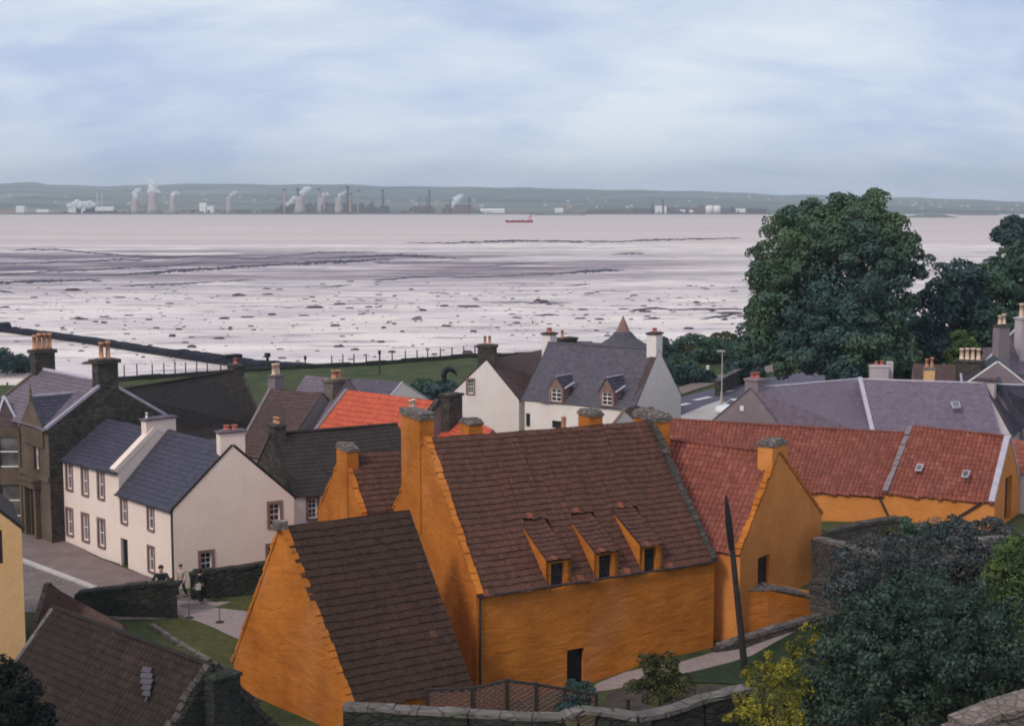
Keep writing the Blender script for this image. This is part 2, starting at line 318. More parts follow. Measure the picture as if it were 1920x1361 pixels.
def roof_plane(mb,A,B,C,D,kind='slate',tw=.28,tl=.28,over=.18,thick=.09,jag=0.):
    A,B,C,D=map(V3,(A,B,C,D)); n=(B-A).cross(D-A).normalized()
    if n.z<0: n=-n
    dl=(D-A).normalized(); dr=(C-B).normalized(); D=D+dl*over; C=C+dr*over
    A=A+n*.05;B=B+n*.05;C=C+n*.05;D=D+n*.05
    W=((B-A).length+(C-D).length)/2; Ls=((D-A).length+(C-B).length)/2
    cols=max(2,round(W/tw)); rows=max(2,round(Ls/tl))
    def P(s,t,h=0): return lerp(lerp(A,B,s),lerp(D,C,s),t)+n*h
    seg={'pan':5,'mix':4,'flag':2,'slate':0,'sheet':0}[kind]
    step={'pan':.018,'mix':.034,'flag':.035,'slate':.012,'sheet':.02}[kind]
    G=[];U=[]
    if seg:
        ss=[i/(cols*seg) for i in range(cols*seg+1)]
    else:
        cs=max(4,cols//3); ss=[i/cs for i in range(cs+1)]
    # slow sag of the old roof
    ph=rng.uniform(0,6,4)
    def sag(s,t): return .035*math.sin(s*W*.55+ph[0])*math.sin(t*Ls*.7+ph[1])+.02*math.sin(s*W*1.7+ph[2]+t*2)-(.06 if kind!='sheet' else .0)*math.sin(math.pi*s)*math.sin(math.pi*min(1,t+.15))
    tj=rng.normal(0,1,(rows+1,cols+1))
    for r_ in range(rows):
        for q in (0,1):
            t=(r_+q)/rows; row=[];ur=[]
            for s in ss:
                c=min(cols-1,int(s*cols+1e-6)); f=s*cols-int(s*cols+1e-9)
                hh={'mix':.016*math.sin(2*math.pi*(s*cols)),'pan':(.046*math.sin(2*math.pi*(s*cols)))+.018*math.sin(4*math.pi*s*cols+.6),'flag':0,'slate':0,'sheet':0}[kind]
                if kind=='flag': hh+=.008*tj[r_,c]
                if kind in('pan','mix'): hh+=.004*tj[r_,c]
                hh+=(step if q else 0)+sag(s,t)
                tt=t+(tj[r_,c]*.06/rows if (q and kind in('flag','pan','mix') and r_<rows-1) else 0)+(abs(tj[r_,c])*.22/rows if (q and r_==rows-1 and kind!='sheet') else 0)
                row.append(P(s,tt,hh)); ur.append((s*cols,rows-(r_+ (0.999 if q else .001))))
            G.append(row);U.append(ur)
    mb.grid(G,U)
    # edge thickness + underside
    top=[lerp(A,B,s)+n*sag(s,0) for s in (0,1)]
    mb.face([P(0,0,-thick),P(0,1,-thick),P(1,1,-thick),P(1,0,-thick)])
    for s in (0,1):
        for r_ in range(0,rows):
            a=G[2*r_][0 if s==0 else -1]; b=G[2*r_+1][0 if s==0 else -1]
            mb.face([a,b,P(s,(r_+1)/rows,-thick),P(s,r_/rows,-thick)])
    for i in range(len(ss)-1): mb.face([G[-1][i],G[-1][i+1],P(ss[i+1],1,-thick),P(ss[i],1,-thick)])
    return n
def chimney(parent,c,th,wu,wv,zb,zt,m,cap='capstone',ch=.16,co_=.09,pots=(),pm='pot',ph=.55,dome=False,pr=.12,name='chimney',axis='v'):
    c=V3((c.x,c.y,0)); mb=MB(); mb.box((c.x,c.y,zb),wu,wv,zt-zb,th); o=obj(name,mb,M[m],parent)
    cb=MB(); cb.box((c.x,c.y,zt+.003),wu+co_*2,wv+co_*2,ch,th)
    if dome:
        u=V3((math.cos(th),math.sin(th),0)); v=V3((-math.sin(th),math.cos(th),0))
        n=5
        for i in range(n):
            for j in range(3):
                q=c+u*((j-1)*wu/3)+v*((i-(n-1)/2)*wv/n); k=1-abs(i-2)*.16; cb.box((q.x,q.y,zt+ch-.02+rng.uniform(0,.02)),wu/3*1.05,wv/n*1.0,.16*k+rng.uniform(0,.06),th+rng.uniform(-.1,.1),.7)
    else:
        cb.box((c.x,c.y,zt+ch+.004),wu*.9,wv*.9,.06,th,.8)
    obj('cap',cb,M[cap],o)
    u=V3((math.cos(th),math.sin(th),0)) if axis=='u' else V3((-math.sin(th),math.cos(th),0))
    for i in range(int(pots) if not isinstance(pots,tuple) else len(pots)):
        off=pots[i] if isinstance(pots,tuple) else ((i-(pots-1)/2)*min(.42,(wv if axis=='v' else wu)/max(pots,1)))
        q=c+u*off; pb=MB(); h=ph*rng.uniform(.9,1.1)
        pb.lathe((q.x,q.y,zt+ch+.02),[(pr*1.15,0),(pr*1.15,.08),(pr*.95,.1),(pr*.85,h*.85),(pr*1.1,h*.86),(pr*1.1,h),(pr*.7,h)],10)
        obj('chimney_pot',pb,M[pm],o,True)
    return o
class House:
    """corner dict: R0 R1 ridge, F0 F1 eaves towards the camera, B0 B1 eaves behind"""
    def __init__(s,name,label,c,z0,wall,roof,kind='slate',tw=.28,tl=.28,cat='house',group=None,loc=None):
        s.c=c; s.z0=z0-1.2; mid=(c['F0']+c['F1']+c['B0']+c['B1'])/4
        s.o=thing(name,label,cat,(mid.x,mid.y,z0),group)
        s.wm=wall; s.rm=roof; s.k=kind; s.tw=tw; s.tl=tl
        s.fr=Wall(c['F0'],c['F1']); s.ri=Wall(c['F1'],c['B1']); s.ba=Wall(c['B1'],c['B0']); s.le=Wall(c['B0'],c['F0'])
        z=s.z0
        s.fr.poly=[(0,z),(s.fr.L,z),(s.fr.L,c['F1'].z),(0,c['F0'].z)]
        s.ba.poly=[(0,z),(s.ba.L,z),(s.ba.L,c['B0'].z),(0,c['B1'].z)]
        s.bent=[]
        rd=(c['R1']-c['R0']).normalized()
        for W_,e_ in ((s.ri,'R1'),(s.le,'R0')):
            off=(V3((c[e_].x,c[e_].y,0))-W_.a).dot(W_.n); k_=rd.dot(W_.n)
            if .03<abs(off)<1.3 and abs(k_)>.4: c[e_]=c[e_]-rd*(off/k_)
        for W_,R_,a_,b_ in ((s.ri,c['R1'],c['F1'],c['B1']),(s.le,c['R0'],c['B0'],c['F0'])):
            off=(V3((R_.x,R_.y,0))-W_.a).dot(W_.n)
            if abs(off)>.05: s.bent.append((W_,a_,b_,R_))
        r=(c['R1']-s.ri.a).dot(s.ri.d); s.ri.poly=[(0,z),(s.ri.L,z),(s.ri.L,c['B1'].z),(r,c['R1'].z),(0,c['F1'].z)]
        r=(c['R0']-s.le.a).dot(s.le.d); s.le.poly=[(0,z),(s.le.L,z),(s.le.L,c['F0'].z),(r,c['R0'].z),(0,c['B0'].z)]
        s.th=math.atan2((c['R1']-c['R0']).y,(c['R1']-c['R0']).x)
    def walls(s,rev=.16):
        mb=MB()
        for W_,a_,b_,R_ in s.bent:
            if any(h_[3]>min(a_.z,b_.z) for h_ in W_.holes): continue
            W_.poly=[(0,s.z0),(W_.L,s.z0),(W_.L,b_.z),(0,a_.z)]; mb.face([a_,b_,R_])
        for w_ in (s.fr,s.ri,s.ba,s.le): w_.build(mb,rev)
        return obj('wall',mb,M[s.wm],s.o)
    def roof(s,over=.18,ridge=None,rw=.22,backkind=None):
        c=s.c; mb=MB()
        roof_plane(mb,c['R0'],c['R1'],c['F1'],c['F0'],s.k,s.tw,s.tl,over)
        roof_plane(mb,c['R1'],c['R0'],c['B0'],c['B1'],backkind or 'slate',s.tw,s.tl,over)
        o=obj('roof',mb,M[s.rm],s.o)
        if ridge:
            rb=MB(); n=max(3,int((c['R1']-c['R0']).length/.45))
            for i in range(n):
                a=lerp(c['R0'],c['R1'],i/n)+V3((0,0,.02)); b=lerp(c['R0'],c['R1'],(i+.97)/n)+V3((0,0,.02)); rb.cyl(a,b,rw*.55,rw*.5,8)
            obj('ridge_tiles',rb,M[ridge],o)
        s.ro=o; return o
    def skew(s,side,m,w_=.3,h_=.22,step=0,name='skew',both=True,inset=0.,which=('F','B')):
        c=s.c; e='1' if side=='r' else '0'; u=(c['R1']-c['R0']).normalized()*(1 if side=='l' else -1); mb=MB()
        for k in which:
            a=V3(c[k+e]); b=V3(c['R'+e]); a=a+u*(w_/2-.03); b=b+u*(w_/2-.03); dn=(a-b).normalized(); a=a+dn*.12
            if step:
                n=int((b-a).length/step)
                for i in range(n):
                    p=lerp(a,b,i/n); q=lerp(a,b,(i+.93)/n); hh=h_*rng.uniform(.7,1.25); ww=w_*rng.uniform(.85,1.2)
                    mb.slab(p,q+V3((0,0,.02*rng.uniform(-1,1))),ww,hh)
            else: mb.slab(a,b,w_,h_)
        return obj(name,mb,M[m],s.o)
    def gutter(s,m='iron',side='F',downpipe=None):
        c=s.c; a=c[side+'0'];b=c[side+'1']; out=s.fr.n*.2; mb=MB(); mb.cyl(a+out+V3((0,0,-.12)),b+out+V3((0,0,-.12)),.055,n=8)
        if downpipe is not None:
            p=lerp(a,b,downpipe)+s.fr.n*.07; mb.cyl(V3((p.x,p.y,s.z0+1.2)),p+V3((0,0,-.15)),.05,n=8)
        return obj('gutter',mb,M[m],s.o)
def box_c(x,y,th,L,W,ze,zr,**px):
    th=math.radians(th); u=V3((math.cos(th),math.sin(th),0)); v=V3((-math.sin(th),math.cos(th),0)); o=V3((x,y,0))
    zeb=px.pop('zeb',ze)
    c=dict(R0=o+V3((0,0,zr)),R1=o+u*L+V3((0,0,zr)),F0=o-v*W/2+V3((0,0,ze)),F1=o+u*L-v*W/2+V3((0,0,ze)))
    for k in list(px):
        if k[0] in 'RF': c[k]=on(*px[k],zr if k[0]=='R' else ze)
    for e in '01':
        if 'B'+e in px: c['B'+e]=on(*px['B'+e],zeb)
        else:
            q=2*c['R'+e]-c['F'+e]; c['B'+e]=V3((q.x,q.y,zeb))
    return c
# ================================================================== THE SETTING
def struct(name,mb,m,smooth=False):
    return obj(name,mb,m,None,smooth,kind='structure')
SH=np.array([(-400,120),(-110,150),(-75,163),(-48,172),(-34,181),(-22,187),(-6,200),(25,207),(40,209),(80,222),(400,280)],float)
def shore(x): return np.interp(x,SH[:,0],SH[:,1])
k=MK('grass_ground',.95,.1)
g1=k.noise(.25,5,.6); g2=k.noise(3,4,.6)
a=k.mix(k.ramp(g1,(.38,0.),(.62,1.)),(.026,.040,.018),(.075,.078,.030)); a=k.mix(.35,a,k.ramp(g2,(.3,(.02,.03,.012)),(.7,(.12,.13,.05))))
k.col(a); k.bump(g2,.05); M['grassg']=k.m
gx=np.arange(-170,185,1.5); gy=np.arange(10,300,1.5)
X,Y=np.meshgrid(gx,gy); Z=hgt(X,Y); over_=Y-shore(X)
Z=np.where(over_>0,np.maximum(-1.5,Z-over_*1.3),Z)
mb=MB(); mb.grid([[ (X[i,j],Y[i,j],Z[i,j]) for j in range(X.shape[1])] for i in range(X.shape[0])])
struct('ground',mb,M['grassg'],True)
def drape(name,pts,m,off=.05,cuts=12,kind=True,skirt=0):
    """flat patch on the ground: polygon of world xy"""
    bm=bmesh.new(); vs=[bm.verts.new((p[0],p[1],0)) for p in pts]; f=bm.faces.new(vs); bmesh.ops.triangulate(bm,faces=[f])
    for _ in range(6):
        lg=[e_ for e_ in bm.edges if e_.calc_length()>1.6]
        if not lg: break
        bmesh.ops.subdivide_edges(bm,edges=lg,cuts=1,use_grid_fill=False); bmesh.ops.triangulate(bm,faces=bm.faces[:])
    for v in bm.verts: v.co.z=hz(v.co.x,v.co.y)+off
    mb=MB(); ix={}
    for v in bm.verts: ix[v]=len(mb.v); mb.v.append(tuple(v.co))
    for f in bm.faces:
        q=[v for v in f.verts]; 
        if f.normal.z<0: q=q[::-1]
        mb.f.append(tuple(ix[v] for v in q)); mb.uv.append([(0,0)]*3)
    bm.free()
    return struct(name,mb,m) if kind else mb
def pxs(*l): return [ghit(*p) for p in l]
# --- mudflat, water
k=MK('wet_mud',.55,.08)
vv=k.vec((1,1,1)); sx=k.n.new('ShaderNodeSeparateXYZ'); k.l.new(k.tc.outputs['Object'],sx.inputs[0])
geo=k.n.new('ShaderNodeNewGeometry'); sp_=k.n.new('ShaderNodeSeparateXYZ'); k.l.new(geo.outputs['Position'],sp_.inputs[0])
pos=geo.outputs['Position']
def pv(scale,loc=(0,0,0),rot=0):
    mp=k.n.new('ShaderNodeMapping'); mp.inputs['Scale'].default_value=scale; mp.inputs['Location'].default_value=loc; mp.inputs['Rotation'].default_value=(0,0,rot); k.l.new(pos,mp.inputs[0]); return mp.outputs[0]
bandn=k.noise(1.,7,.62,pv((.0075,.021,1),(3.1,1.7,0),.12),.6)
yb=k.ramp(k.math('MULTIPLY',sp_.outputs[1],.001),(.30,0.),(.44,.25),(.52,.95),(.72,.8),(.86,.0))
xm_=k.ramp(k.math('ADD',k.math('MULTIPLY',sp_.outputs[0],.001),.5),(.25,1.),(.50,.9),(.60,.30),(.75,.18))
band=k.math('MULTIPLY',k.ramp(bandn,(.40,0.),(.50,.65),(.58,1.)),k.math('MULTIPLY',yb,xm_))
fn=k.noise(1.,6,.65,pv((.055,.12,1),(7,2,0),.1)); fine=k.ramp(fn,(.53,0.),(.62,.8))
fn2=k.noise(1.,5,.6,pv((.02,.05,1),(1,9,0),.15),.4); soft=k.ramp(fn2,(.44,0.),(.66,.6))
base=k.mix(k.ramp(k.noise(1.,4,.5,pv((.012,.03,1))),(.3,0.),(.7,1.)),(.74,.60,.52),(.87,.74,.655))  # cloud reflection off the wet surface is painted into this pale base
zone=k.math('MULTIPLY',k.ramp(k.noise(1.,7,.7,pv((.013,.075,1),(5,3,0),.12),.5),(.45,0.),(.53,.9)),k.math('MULTIPLY',k.ramp(k.math('MULTIPLY',sp_.outputs[1],.001),(.36,0.),(.42,.7),(.50,1.),(.66,.9),(.78,.0)),xm_))
a=k.mix(soft,base,(.40,.30,.33)); a=k.mix(zone,a,(.24,.155,.195)); a=k.mix(k.math('MULTIPLY',fine,.8),a,(.19,.13,.15)); a=k.mix(band,a,(.11,.075,.105))
k.col(a); rr=k.math('ADD',k.math('MULTIPLY',band,.3),.38); k.l.new(rr,k.b.inputs['Roughness'])
k.bump(fn,.12); M['mud']=k.m
mb=MB(); xs=np.linspace(-520,620,60); P=[]
for r_,yy in enumerate(np.concatenate([np.linspace(95,700,24),np.linspace(730,905,8)])):
    P.append([(x,yy+(22*math.sin(x*.011)+14*math.sin(x*.031+1)+9*math.sin(x*.083) if yy>900 else 0)+ (x*.06 if yy>900 else 0),.03 if yy<890 else -.08) for x in xs])
mb.grid(P); struct('mudflat',mb,M['mud'])
k=MK('estuary_water',.45,.15); geo=k.n.new('ShaderNodeNewGeometry'); pos=geo.outputs['Position']
wn=k.noise(1.,5,.55,pv((.0016,.02,1),(0,0,0)),.3)
k.col(k.ramp(wn,(.35,(.50,.385,.335)),(.65,(.66,.52,.46)))); k.bump(k.noise(1.,4,.6,pv((.15,.5,1))),.15); M['water']=k.m
mb=MB(); mb.grid([[(x,y,0) for x in np.linspace(-9000,9000,19)] for y in (90,400,1000,2000,4200,9000)]); struct('water',mb,M['water'])
# --- dark weed banks standing out of the mud
M['weed']=rubble('weed_rock',(.05,.036,.055),(.10,.072,.095),(.16,.12,.13),.9)
M['mudbank']=plain('dark_mud_bank',(.035,.022,.036),.7,.35,.08)
banks=[[(22,470,2),(60,468,4),(115,468,3),(165,474,3),(230,479,3),(300,482,4),(380,481,2.5),(450,480,1.5)],[(-20,495,2.5),(60,493,3),(150,491,3),(210,488,4),(260,487,3),(350,483,1.5)],
[(-20,516,3),(60,512,3),(150,507,3),(230,503,3),(320,499,3),(380,493,1.5)],[(175,517,2),(240,514,4),(300,511,6),(350,507,7),(410,504,6),(450,500,5),(490,498,6),(530,496,3),(565,494,6),(610,492,7),(650,491,6),(700,487,4),(740,485,3)],
[(560,486,2),(620,484,3),(700,481,4),(745,479,6),(780,480,6),(810,482,4),(850,485,2.5),(885,486,1.5)],[(-20,532,5),(40,529,6),(75,527,6),(145,526,4),(190,524,2)],[(225,537,1.5),(280,534,3),(325,533,4),(370,531,3),(405,529,1.5)],
[(450,487,2),(500,484,2.5),(560,478,2),(600,474,3),(660,473,2.5),(710,472,1)],[(758,455,1),(800,456,2),(850,456,3),(937,452,4.5),(1000,452,3.5),(1065,453,3.5),(1150,453,2),(1220,450,3.5),(1283,449,3),(1393,447,1.5)],
[(700,493,3),(760,493,2.5),(830,491,2),(890,489,1)],[(1145,478,1.5),(1185,475,4),(1212,477,1.5)],[(900,500,1.5),(960,496,2.5),(1028,492,1.5)],[(846,522,1.5),(910,519,2.5),(992,515,3),(1050,513,3.5),(1080,510,6),(1108,508,7),(1140,507,6),(1172,507,1.5)],
[(700,526,3),(740,524,4),(773,520,3),(860,517,1)],[(1178,584,1.5),(1200,581,5),(1229,578,4),(1262,581,2),(1305,580,3.5),(1374,580,4),(1400,580,2)],[(1312,600,1.5),(1335,596,4),(1352,594,5),(1378,590,3)],[(1055,536,1),(1090,534,3),(1110,533,1)],[(985,570,1),(1030,567,3),(1075,569,1)],[(1110,547,1),(1150,546,2),(1185,547,1)],
[(130,599,1),(150,598,6),(168,600,2)],[(1205,600,1.5),(1225,597,5),(1240,598,2)],[(1000,592,1),(1030,590,4),(1052,592,1)],[(800,551,1),(828,550,2.5),(850,552,1)],[(920,568,1),(975,567,2.5),(1045,571,2),(1060,574,1)],[(515,577,1),(545,577,2),(575,577,1)],[(410,528,1),(450,526,3),(480,525,1)],[(600,540,1),(640,536,3),(660,534,1)],[(40,485,1),(90,486,2),(140,484,1)],[(-10,545,5),(15,548,4),(30,550,1)]]
for i,bk in enumerate(banks):
    bx_=np.array(bk,float); xs_=np.arange(bx_[0,0],bx_[-1,0]+.1,3.5); P=[[],[],[]]
    w1=0
    for j,px in enumerate(xs_):
        y=np.interp(px,bx_[:,0],bx_[:,1]); t=np.interp(px,bx_[:,0],bx_[:,2]); w1=.75*w1+.25*rng.normal(0,1.6)
        e0=min(1,j/3.,(len(xs_)-1-j)/3.); tu=max(.12,t*.5*(.8+.6*rng.normal(0,.55)))*e0+.05; td=max(.12,t*.5*(.8+.6*rng.normal(0,.55)))*e0+.05; yy=y+w1*.55
        c_=on(px,yy,0); a_=on(px,yy+td,0); b_=on(px,yy-tu,0)
        P[0].append((a_.x,a_.y,0.)); P[1].append((c_.x,c_.y,.06+.05*t)); P[2].append((b_.x,b_.y,0.))
    mb=MB(); mb.grid(P); struct('weed_bank',mb,M['mudbank'])
# --- stones scattered on the flat
mb=MB()
for i in range(1200):
    px=rng.uniform(-60,1420); py=rng.uniform(528,688) if i%3 else rng.uniform(540,620); q_=.8 if py<600 else .5
    c_=on(px,py,0)
    if c_.y<shore(c_.x)+4: continue
    sc0=(rng.gamma(1.4,.20)+.10)*(1.4 if i%31==0 else 1); rx=sc0*rng.uniform(1.,2.6)*q_; ry=sc0*rng.uniform(.5,1.2)*q_; h=min(.7,sc0*.35); n=7
    ring=[(c_.x+rx*math.cos(2*math.pi*k_/n)*rng.uniform(.75,1.15),c_.y+ry*math.sin(2*math.pi*k_/n)*rng.uniform(.75,1.15)) for k_ in range(n)]
    i0=len(mb.v); mb.v+=[(a_,b_,-.05) for a_,b_ in ring]+[(c_.x+(a_-c_.x)*.6,c_.y+(b_-c_.y)*.6,h*rng.uniform(.7,1.1)) for a_,b_ in ring]
    for k_ in range(n): mb.f.append((i0+k_,i0+(k_+1)%n,i0+n+(k_+1)%n,i0+n+k_)); mb.uv.append([(0,0)]*4)
    mb.f.append(tuple(i0+n+k_ for k_ in range(n))); mb.uv.append([(0,0)]*n)
obj('shore_stones',mb,M['weed'],None,False,kind='stuff',label='dark weed covered stones strewn over the pale mudflat',category='stones')
# --- far shore hills
prof=[(-400,350),(0,346),(75,342),(100,347),(200,350),(290,347),(400,345),(520,347),(640,346),(720,350),(860,351),(1000,353),(1100,356),(1200,357),(1350,360),(1450,366),(1560,366),(1700,371),(1800,374),(1920,379),(2300,382)]
pa=np.array(prof,float)
k=MK('far_hills',1.,0.); geo=k.n.new('ShaderNodeNewGeometry'); pos=geo.outputs['Position']
f1=k.noise(1.,6,.6,pv((.0011,.0024,.02),(0,0,0)),.5); f2=k.noise(1.,4,.6,pv((.006,.006,.03),(4,0,0)))
a=k.ramp(f1,(.36,(.05,.068,.075)),(.48,(.13,.145,.12)),(.62,(.25,.235,.185))); a=k.mix(k.ramp(f2,(.55,0.),(.68,.6)),a,(.035,.05,.045))
k.col(a); M['hill']=k.m
mb=MB(); Ys=[3780,3900,4400,5000,5800,6700,7600,8500,9500]; fr=[0,.03,.10,.2,.36,.55,.78,1.,.8]
rows=[]
for yy,f_ in zip(Ys,fr):
    row=[]
    for X_ in np.linspace(-.5,.55,150):
        px=CX+X_*F; top=np.interp(px,pa[:,0],pa[:,1]); zt=HC+(HZ-top)/F*8500
        zz_=1.+f_*(zt-1)*(1+.05*math.sin(X_*40+yy)+.03*math.sin(X_*110+yy*.7)) if f_<1 else zt+2*math.sin(X_*160)
        sh_=(0 if yy>3800 else (60*math.sin(X_*9)-500*max(0,X_-.17)))
        row.append((X_*yy,yy+sh_,max(-2 if yy<3800 else 1.2,zz_ if yy>3800 else -1.)))
    rows.append(row)
mb.grid(rows); struct('hills',mb,M['hill'],True)
mb=MB(); P=[[],[],[]]
for px in np.arange(-120,1480,12.):
    X_=(px-CX)/F; yy=3762.+(60*math.sin(X_*9)-500*max(0,X_-.17))*0; h_=3.2+1.6*math.sin(px*.013)+rng.uniform(-.6,.8)
    P[0].append((X_*yy,yy,-.5)); P[1].append((X_*yy,yy+6,h_)); P[2].append((X_*yy,yy+60,1.))
mb.grid(P); struct('shore_bank',mb,plain('dark_shore',(.10,.075,.07),.95,.4,.01))
# --- street, pavement, courtyard, lawns
M['asphalt']=plain('street_paving',(.19,.135,.125),.9,.2,.8); M['setts']=rubble('cobbles',(.20,.15,.14),(.31,.25,.24),(.14,.11,.10),6.)
M['gravel']=plain('pink_gravel',(.27,.21,.20),.95,.2,6.); M['road']=plain('road_asphalt',(.10,.085,.115),.9,.15,.5); M['paint']=plain('road_paint',(.62,.58,.60),.7,.1)
M['lawn']=plain('lawn_grass',(.062,.060,.016),.95,.35,2.); M['lawndark']=plain('dark_green_lawn',(.020,.034,.014),.95,.3,2.); M['soil']=plain('earth',(.055,.045,.038),.98,.4,1.5)  # lawndark: a darker, greener grass colour for the lawn beside the path
drape('street',pxs((-60,990),(36,1000),(112,1012),(222,1063),(330,1105),(480,1150),(420,1170),(330,1160),(150,1160),(-60,1150)),M['setts'],.04)
drape('pavement',pxs((-60,985),(112,1014),(222,1064),(328,1106),(300,1120),(176,1103),(40,1052),(-60,1015)),M['asphalt'],.12)
kp=[(-30,1028),(40,1052),(110,1079),(178,1105)]
kw=pxs(*kp); kb=MB()
for a_,b_ in zip(kw,kw[1:]):
    kb.slab(V3((a_.x,a_.y,hz(a_.x,a_.y)-.05)),V3((b_.x,b_.y,hz(b_.x,b_.y)-.05)),.32,.2)
struct('kerb',kb,M['concrete'])
drape('courtyard',pxs((330,1128),(470,1128),(520,1175),(452,1202),(425,1190),(330,1150)),M['gravel'],.05)
drape('lawn',pxs((322,1158),(335,1153),(428,1193),(450,1204),(440,1262),(390,1240),(322,1200),(288,1178)),M['lawn'],.04)
drape('lawn',pxs((400,1140),(470,1118),(520,1120),(500,1150),(470,1148)),M['lawn'],.06)
edge=pxs((285,1176),(330,1206),(392,1243)); eb=MB()
for a_,b_ in zip(edge,edge[1:]): eb.slab(V3((a_.x,a_.y,hz(a_.x,a_.y)-.1)),V3((b_.x,b_.y,hz(b_.x,b_.y)-.1)),.22,.3)
struct('path_edging',eb,M['cope'])
drape('path',pxs((1120,1282),(1170,1262),(1265,1245),(1345,1222),(1450,1190),(1580,1150),(1585,1162),(1450,1207),(1290,1262),(1190,1285),(1100,1300)),M['gravel'],.05)
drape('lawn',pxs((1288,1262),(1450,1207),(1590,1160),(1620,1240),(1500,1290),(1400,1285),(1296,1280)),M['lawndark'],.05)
drape('border_soil',pxs((1140,1302),(1190,1287),(1290,1266),(1294,1284),(1395,1290),(1300,1320),(1200,1340),(1120,1336)),M['soil'],.05)
drape('road',[on(1180,775,4),on(1290,742,4),on(1400,712,4),on(1560,690,4),on(1700,700,4),on(1560,735,4),on(1380,770,4),on(1280,800,4)],M['road'],.05)
drape('pavement',[on(1180,760,4),on(1275,727,4),on(1340,700,4),on(1420,683,4),on(1500,675,4),on(1510,684,4),on(1380,707,4),on(1280,740,4)],M['asphalt'],.10)
for (x0,y0,x1,y1) in ((1268,760,1292,755),(1303,749,1332,743),(1345,737,1372,731)):
    a_,b_=on(x0,y0,4.15),on(x1,y1,4.15); d_=(b_-a_).normalized(); n_=V3((-d_.y,d_.x,0))*.35
    drape('road_marking',[a_-n_,b_-n_,b_+n_,a_+n_],M['paint'],.10)
drape('verge',[on(1262,787,4),on(1300,792,4),on(1345,795,4),on(1372,760,4),on(1350,752,4),on(1320,762,4)],M['concrete'],.09)
# --- the sea wall and embankment edge
mb=MB(); ex=np.arange(-48,40,2.2)
for a_,b_ in zip(ex,ex[1:]):
    mb.slab(V3((a_,shore(a_)+.2,hz(a_,shore(a_))-1.5)),V3((b_+.1,shore(b_)+.2,hz(b_,shore(b_))-1.5)),.6,1.95+.08*rng.uniform(-1,1))
single('sea_wall',mb,M['stonegreen'],'long low dark sea wall along the edge of the green','wall')
# --- pier
pp=[on(x,y,0) for x,y in ((14,622),(90,632),(170,643),(250,656),(330,668),(400,679),(470,689),(545,694),(640,702))]
mb=MB()
for a_,b_ in zip(pp,pp[1:]):
    n=7
    for i in range(n):
        p=lerp(a_,b_,i/n);q=lerp(a_,b_,(i+1.02)/n); hh=(.8 if a_.x<-55 else 1.05)+rng.uniform(-.06,.06)+(.5 if i==3 and -50<p.x<-40 else 0)
        mb.slab(V3((p.x,p.y,-.3)),V3((q.x,q.y,-.3)),3.0+rng.uniform(-.1,.1),hh+.3)
mb.box((pp[0].x-1,pp[0].y,-.2),4,4,1.9,.3,.7)
M['pierstone']=rubble('pier_rock',(.012,.013,.022),(.030,.030,.045),(.014,.015,.022),.8)
single('stone_pier',mb,M['pierstone'],'long dark stone pier running out over the pale mudflat','pier')
# ================================================================== BUILDINGS
def holes_roof(h,dorm,over=.18,ridge=None):
    """front roof with gaps where dormers break the eaves"""
    global roof_plane
    c=h.c; mb=MB(); ss=[0]; L=h.fr.L
    for (a_,b_,d_) in dorm: ss+=[a_/L,b_/L]
    ss.append(1)
    A,B,C,D=c['R0'],c['R1'],c['F1'],c['F0']
    hw=((A-D)-V3((0,0,(A-D).z))).length
    for i in range(len(ss)-1):
        s0,s1=ss[i],ss[i+1]
        if s1-s0<.005: continue
        a_,b_,c_,d_=lerp(A,B,s0),lerp(A,B,s1),lerp(D,C,s1),lerp(D,C,s0)
        if i%2==0: roof_plane(mb,a_,b_,c_,d_,h.k,h.tw,h.tl,over)
        else:
            f=1-dorm[i//2][2]/hw; roof_plane(mb,a_,b_,lerp(b_,c_,f),lerp(a_,d_,f),h.k,h.tw,h.tl,-.03)
    roof_plane(mb,c['R1'],c['R0'],c['B0'],c['B1'],'slate',h.tw,h.tl,over)
    return obj('roof',mb,M[h.rm],h.o)
# ---------------- main ochre house
c=box_c(-4.35,65.9,26.1,12.5,12.8,7.4,13.16,R0=(797,823),R1=(1222,789),F0=(893,1112),F1=(1340,1046))
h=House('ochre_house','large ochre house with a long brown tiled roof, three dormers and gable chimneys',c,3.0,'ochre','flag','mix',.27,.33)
MAIN=h; W=h.fr
dws=[W.rect(1033,1058,1055,1103),W.rect(1123,1147,1040,1088),W.rect(1208,1230,1027,1075)]
dorm=[]; dd=2.55
for r_ in dws: dorm.append((r_[0]-.26,r_[1]+.34,dd))
